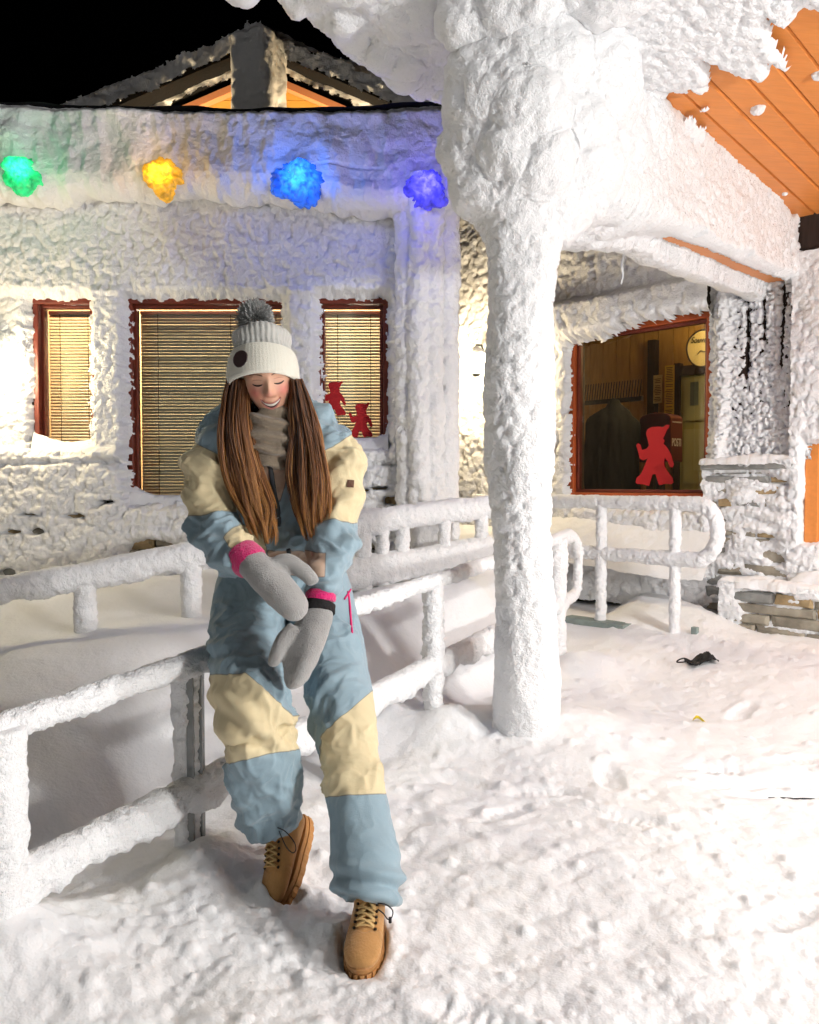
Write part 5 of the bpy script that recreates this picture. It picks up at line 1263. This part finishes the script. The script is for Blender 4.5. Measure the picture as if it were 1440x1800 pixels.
# ---------- scarf
m = MB(); chain(m, [(478, 812, 2.575, .085, .075), (477, 790, 2.565, .094, .086), (476, 768, 2.56, .090, .084), (476, 752, 2.56, .086, .084), (476, 742, 2.56, .084, .082), (476, 735, 2.565, .072, .070)], 40, 30)
V, F = remesh(m.mesh(), .005); V = relax(V, F, 4); N = smoothnormals(V, F); px, py = proj(V)
V = V + N * (.011 * np.sin((py - .25 * (px - 480)) * .24 + 2.2 * fbm(V * 12, 2, 7)) + .006 * fbm(V * 16, 3, 9))[:, None]
link('neck_gaiter', npmesh(V, F), mat('brown_fleece', (.25, .20, .145), .9, .15, bump=.5, bscale=220, sheen=.4), person)
# ---------- hat
hat = empty('beanie', tuple(HC)); hat.parent = person; hat.matrix_parent_inverse = world_of(person).inverted(); hat['label'] = 'cream knitted beanie with grey pompom'
HO = at(464, 677, 2.535)
Rt = np.array(Matrix.Rotation(R(-5), 3, 'Y') @ Matrix.Rotation(R(-13), 3, 'X'))
def hatw(L): L = np.asarray(L, float); return np.stack([L[:, 0], -L[:, 1], L[:, 2]], 1) @ Rt.T + HO
def rings(prof, n, dfun=None):
    prof = spline(np.array(prof, float), 70); m_ = len(prof); th = np.repeat(np.linspace(0, 2 * math.pi, n, endpoint=False), m_); r_ = np.tile(prof[:, 0], n); h_ = np.tile(prof[:, 1], n)
    if dfun is not None: r_ = r_ + dfun(th, h_, r_)
    V = np.stack([r_ * np.sin(th) * .98, r_ * np.cos(th) * 1.06, h_], 1); return V, gridquads(n, m_, True)
V, F = rings([(.099, .004), (.106, -.004), (.112, .004), (.1135, .02), (.113, .045), (.1095, .07), (.1045, .088), (.101, .096), (.094, .095), (.092, .085)], 160, lambda t, h, r: .0008 * np.sin(t * 62) + .002 * np.sin(t * 3 + h * 20))
M_cream = mat('cream_knit', (.70, .685, .60), .9, .15, bump=.25, bscale=320, sheen=.4)
link('cuff', npmesh(hatw(V), F), M_cream, hat)
V, F = rings([(.092, .08), (.094, .10), (.090, .112), (.0905, .125), (.095, .142), (.093, .157), (.080, .170), (.055, .178), (.02, .182), (.002, .183)], 180, lambda t, h, r: (.0016 * np.sin(t * 36) + .003 * np.sin(t * 5 + h * 40)) * sstep(0, .06, r) + .004 * np.sin(t * 2 + 1) * sstep(.1, .14, h))
link('crown', npmesh(hatw(V), F), mat('shaded_knit', (.47, .47, .445), .9, .15, bump=.25, bscale=320, sheen=.4), hat)  # the crown's grey is shade put into the knit colour
# pompom: a ball of short yarn ends
pr_ = np.random.default_rng(44); PV = []; PF = []; PC = hatw([(-.016, .0, .222)])[0]
nst = 5200; dirs = pr_.normal(size=(nst, 3)); dirs /= np.linalg.norm(dirs, axis=1)[:, None]
for k in range(nst):
    dv = dirs[k]; Lr = .051 * pr_.uniform(.90, 1.05); a_ = np.cross(dv, (.3, .5, .8)); a_ /= np.linalg.norm(a_); b_ = np.cross(dv, a_); wv = pr_.normal(size=3) * .005
    base = len(PV)
    for q, rr_ in ((.45, .0024), (.85, .0027), (1.0, .0016)):
        for g in range(3):
            an = g * 2.094; PV.append(PC + dv * Lr * q + wv * q * q + (a_ * math.cos(an) + b_ * math.sin(an)) * rr_)
    for s_ in (0, 3):
        for g in range(3): g2 = (g + 1) % 3; PF.append((base + s_ + g, base + s_ + g2, base + s_ + 3 + g2, base + s_ + 3 + g))
o = link('pompom', npmesh(np.array(PV), PF), mat('grey_yarn', (.42, .425, .42), .9, .1, var=.25, vscale=120), hat); o['kind'] = 'stuff'
# round patch on the cuff
pt = hatw([(-.046, .106, .048)])[0]; nr = hatw([(-.046 * 2, .106 * 2, .048)])[0] - hatw([(0, 0, .048)])[0]; nr /= np.linalg.norm(nr)
MB().tube([pt - nr * .006, pt + nr * .001, pt + nr * .004], [.0265, .0265, .025], 36).build('patch', mat('dark_leather', (.030, .012, .012), .5, .4), hat)
# ---------- hair
M_hair = mat('hair', (.1, .05, .02), .38, .5); t = M_hair.node_tree; b = t.nodes['Principled BSDF']
a = t.nodes.new('ShaderNodeAttribute'); a.attribute_name = 'tone'; r_ = t.nodes.new('ShaderNodeValToRGB'); cr_ = r_.color_ramp; cr_.elements[0].color = (.035, .013, .006, 1); cr_.elements[1].color = (.62, .30, .085, 1); e_ = cr_.elements.new(.5); e_.color = (.22, .082, .025, 1)
t.links.new(a.outputs['Fac'], r_.inputs[0]); t.links.new(r_.outputs[0], b.inputs['Base Color'])
def locks(keys, count, seed, thick=.0009, clumps=34):
    """keys: list of (px_left, px_right, py, Y_front, Y_back); strands gather into pointed locks"""
    rr = np.random.default_rng(seed); VV = []; FF = []; TT = []; base = 0
    K = np.array(keys, float); nk = len(K); tk = np.linspace(0, 1, nk); n = 18; tn = np.linspace(0, 1, n)
    CL = []
    for q in range(clumps):
        sc_ = (q + rr.uniform(.1, .9)) / clumps
        CL.append(dict(s=sc_, end=rr.uniform(.62, 1.0) if rr.random() < .6 else rr.uniform(.85, 1.0), drift=rr.normal() * .10, dep=rr.random(), wa=rr.uniform(.005, .013), wp=rr.uniform(0, 6), wf=rr.uniform(5, 9), tone=rr.beta(2, 2.2), jit=rr.normal(size=(nk, 2)) * np.array([2.5, .006])))
    for k in range(count):
        g = CL[rr.integers(0, clumps)]; stray = rr.random() < .12
        off = rr.normal() * (.05 if not stray else .13); offd = rr.normal() * .006
        C = []
        for q, kk in enumerate(K):
            f = tk[q]; s_ = np.clip(g['s'] + off * (1 - .75 * f ** 2 * (not stray)) + g['drift'] * f, -.05, 1.05)
            yd = kk[3] + (kk[4] - kk[3]) * (g['dep'] * .7 + .3 * abs(2 * s_ - 1)) + offd
            C.append(at(kk[0] + (kk[1] - kk[0]) * s_ + g['jit'][q, 0] * f, kk[2] + rr.normal() * 1.0, yd + g['jit'][q, 1] * f))
        end = g['end'] * rr.uniform(.93, 1.0); S = spline(np.array(C), 60)[:max(10, int(60 * end))]; S = S[np.linspace(0, len(S) - 1, n).astype(int)]
        S[:, 0] += g['wa'] * np.sin(tn * g['wf'] + g['wp']) * tn + rr.normal() * .0012 * np.sin(tn * 11 + k); S[:, 1] += .6 * g['wa'] * np.cos(tn * g['wf'] + g['wp']) * tn
        th_ = thick * rr.uniform(.6, 1.5); rad = th_ * (1 - tn ** 3 * .85)
        V, F, _ = tubegeo(S, np.stack([rad * 1.4, rad * .9], 1), 3, False)
        VV.append(V); FF.append(F + base); base += len(V)
        TT.append(np.tile(np.clip(.12 + .5 * g['tone'] + rr.normal() * .17 + .56 * tn ** 1.3 - .10, 0, 1), 3))
    me = npmesh(np.vstack(VV), np.vstack(FF)); attr(me, 'tone', np.concatenate(TT)); return me
hair = empty('hair', tuple(HC)); hair.parent = person; hair.matrix_parent_inverse = world_of(person).inverted(); hair['label'] = 'long brown hair with golden ends over both shoulders'
for nm, keys, cnt, sd in (('hair_lock', [(400, 436, 668, 2.49, 2.53), (392, 436, 712, 2.475, 2.54), (388, 444, 770, 2.465, 2.53), (396, 460, 835, 2.465, 2.52), (418, 476, 890, 2.47, 2.51), (440, 482, 930, 2.47, 2.50), (456, 480, 962, 2.475, 2.50)], 1800, 5),
                          ('hair_lock', [(508, 530, 668, 2.48, 2.53), (510, 546, 712, 2.475, 2.54), (512, 562, 765, 2.465, 2.53), (508, 574, 830, 2.465, 2.52), (516, 576, 885, 2.47, 2.51), (532, 572, 925, 2.47, 2.50), (546, 566, 962, 2.475, 2.50)], 1800, 6),
                          ('back_hair', [(412, 528, 675, 2.57, 2.60), (410, 532, 715, 2.56, 2.62), (408, 536, 760, 2.58, 2.64), (405, 540, 800, 2.60, 2.66)], 700, 7)):
    me = locks(keys, cnt, sd); o = link(nm, me, M_hair, hair); o['kind'] = 'stuff'
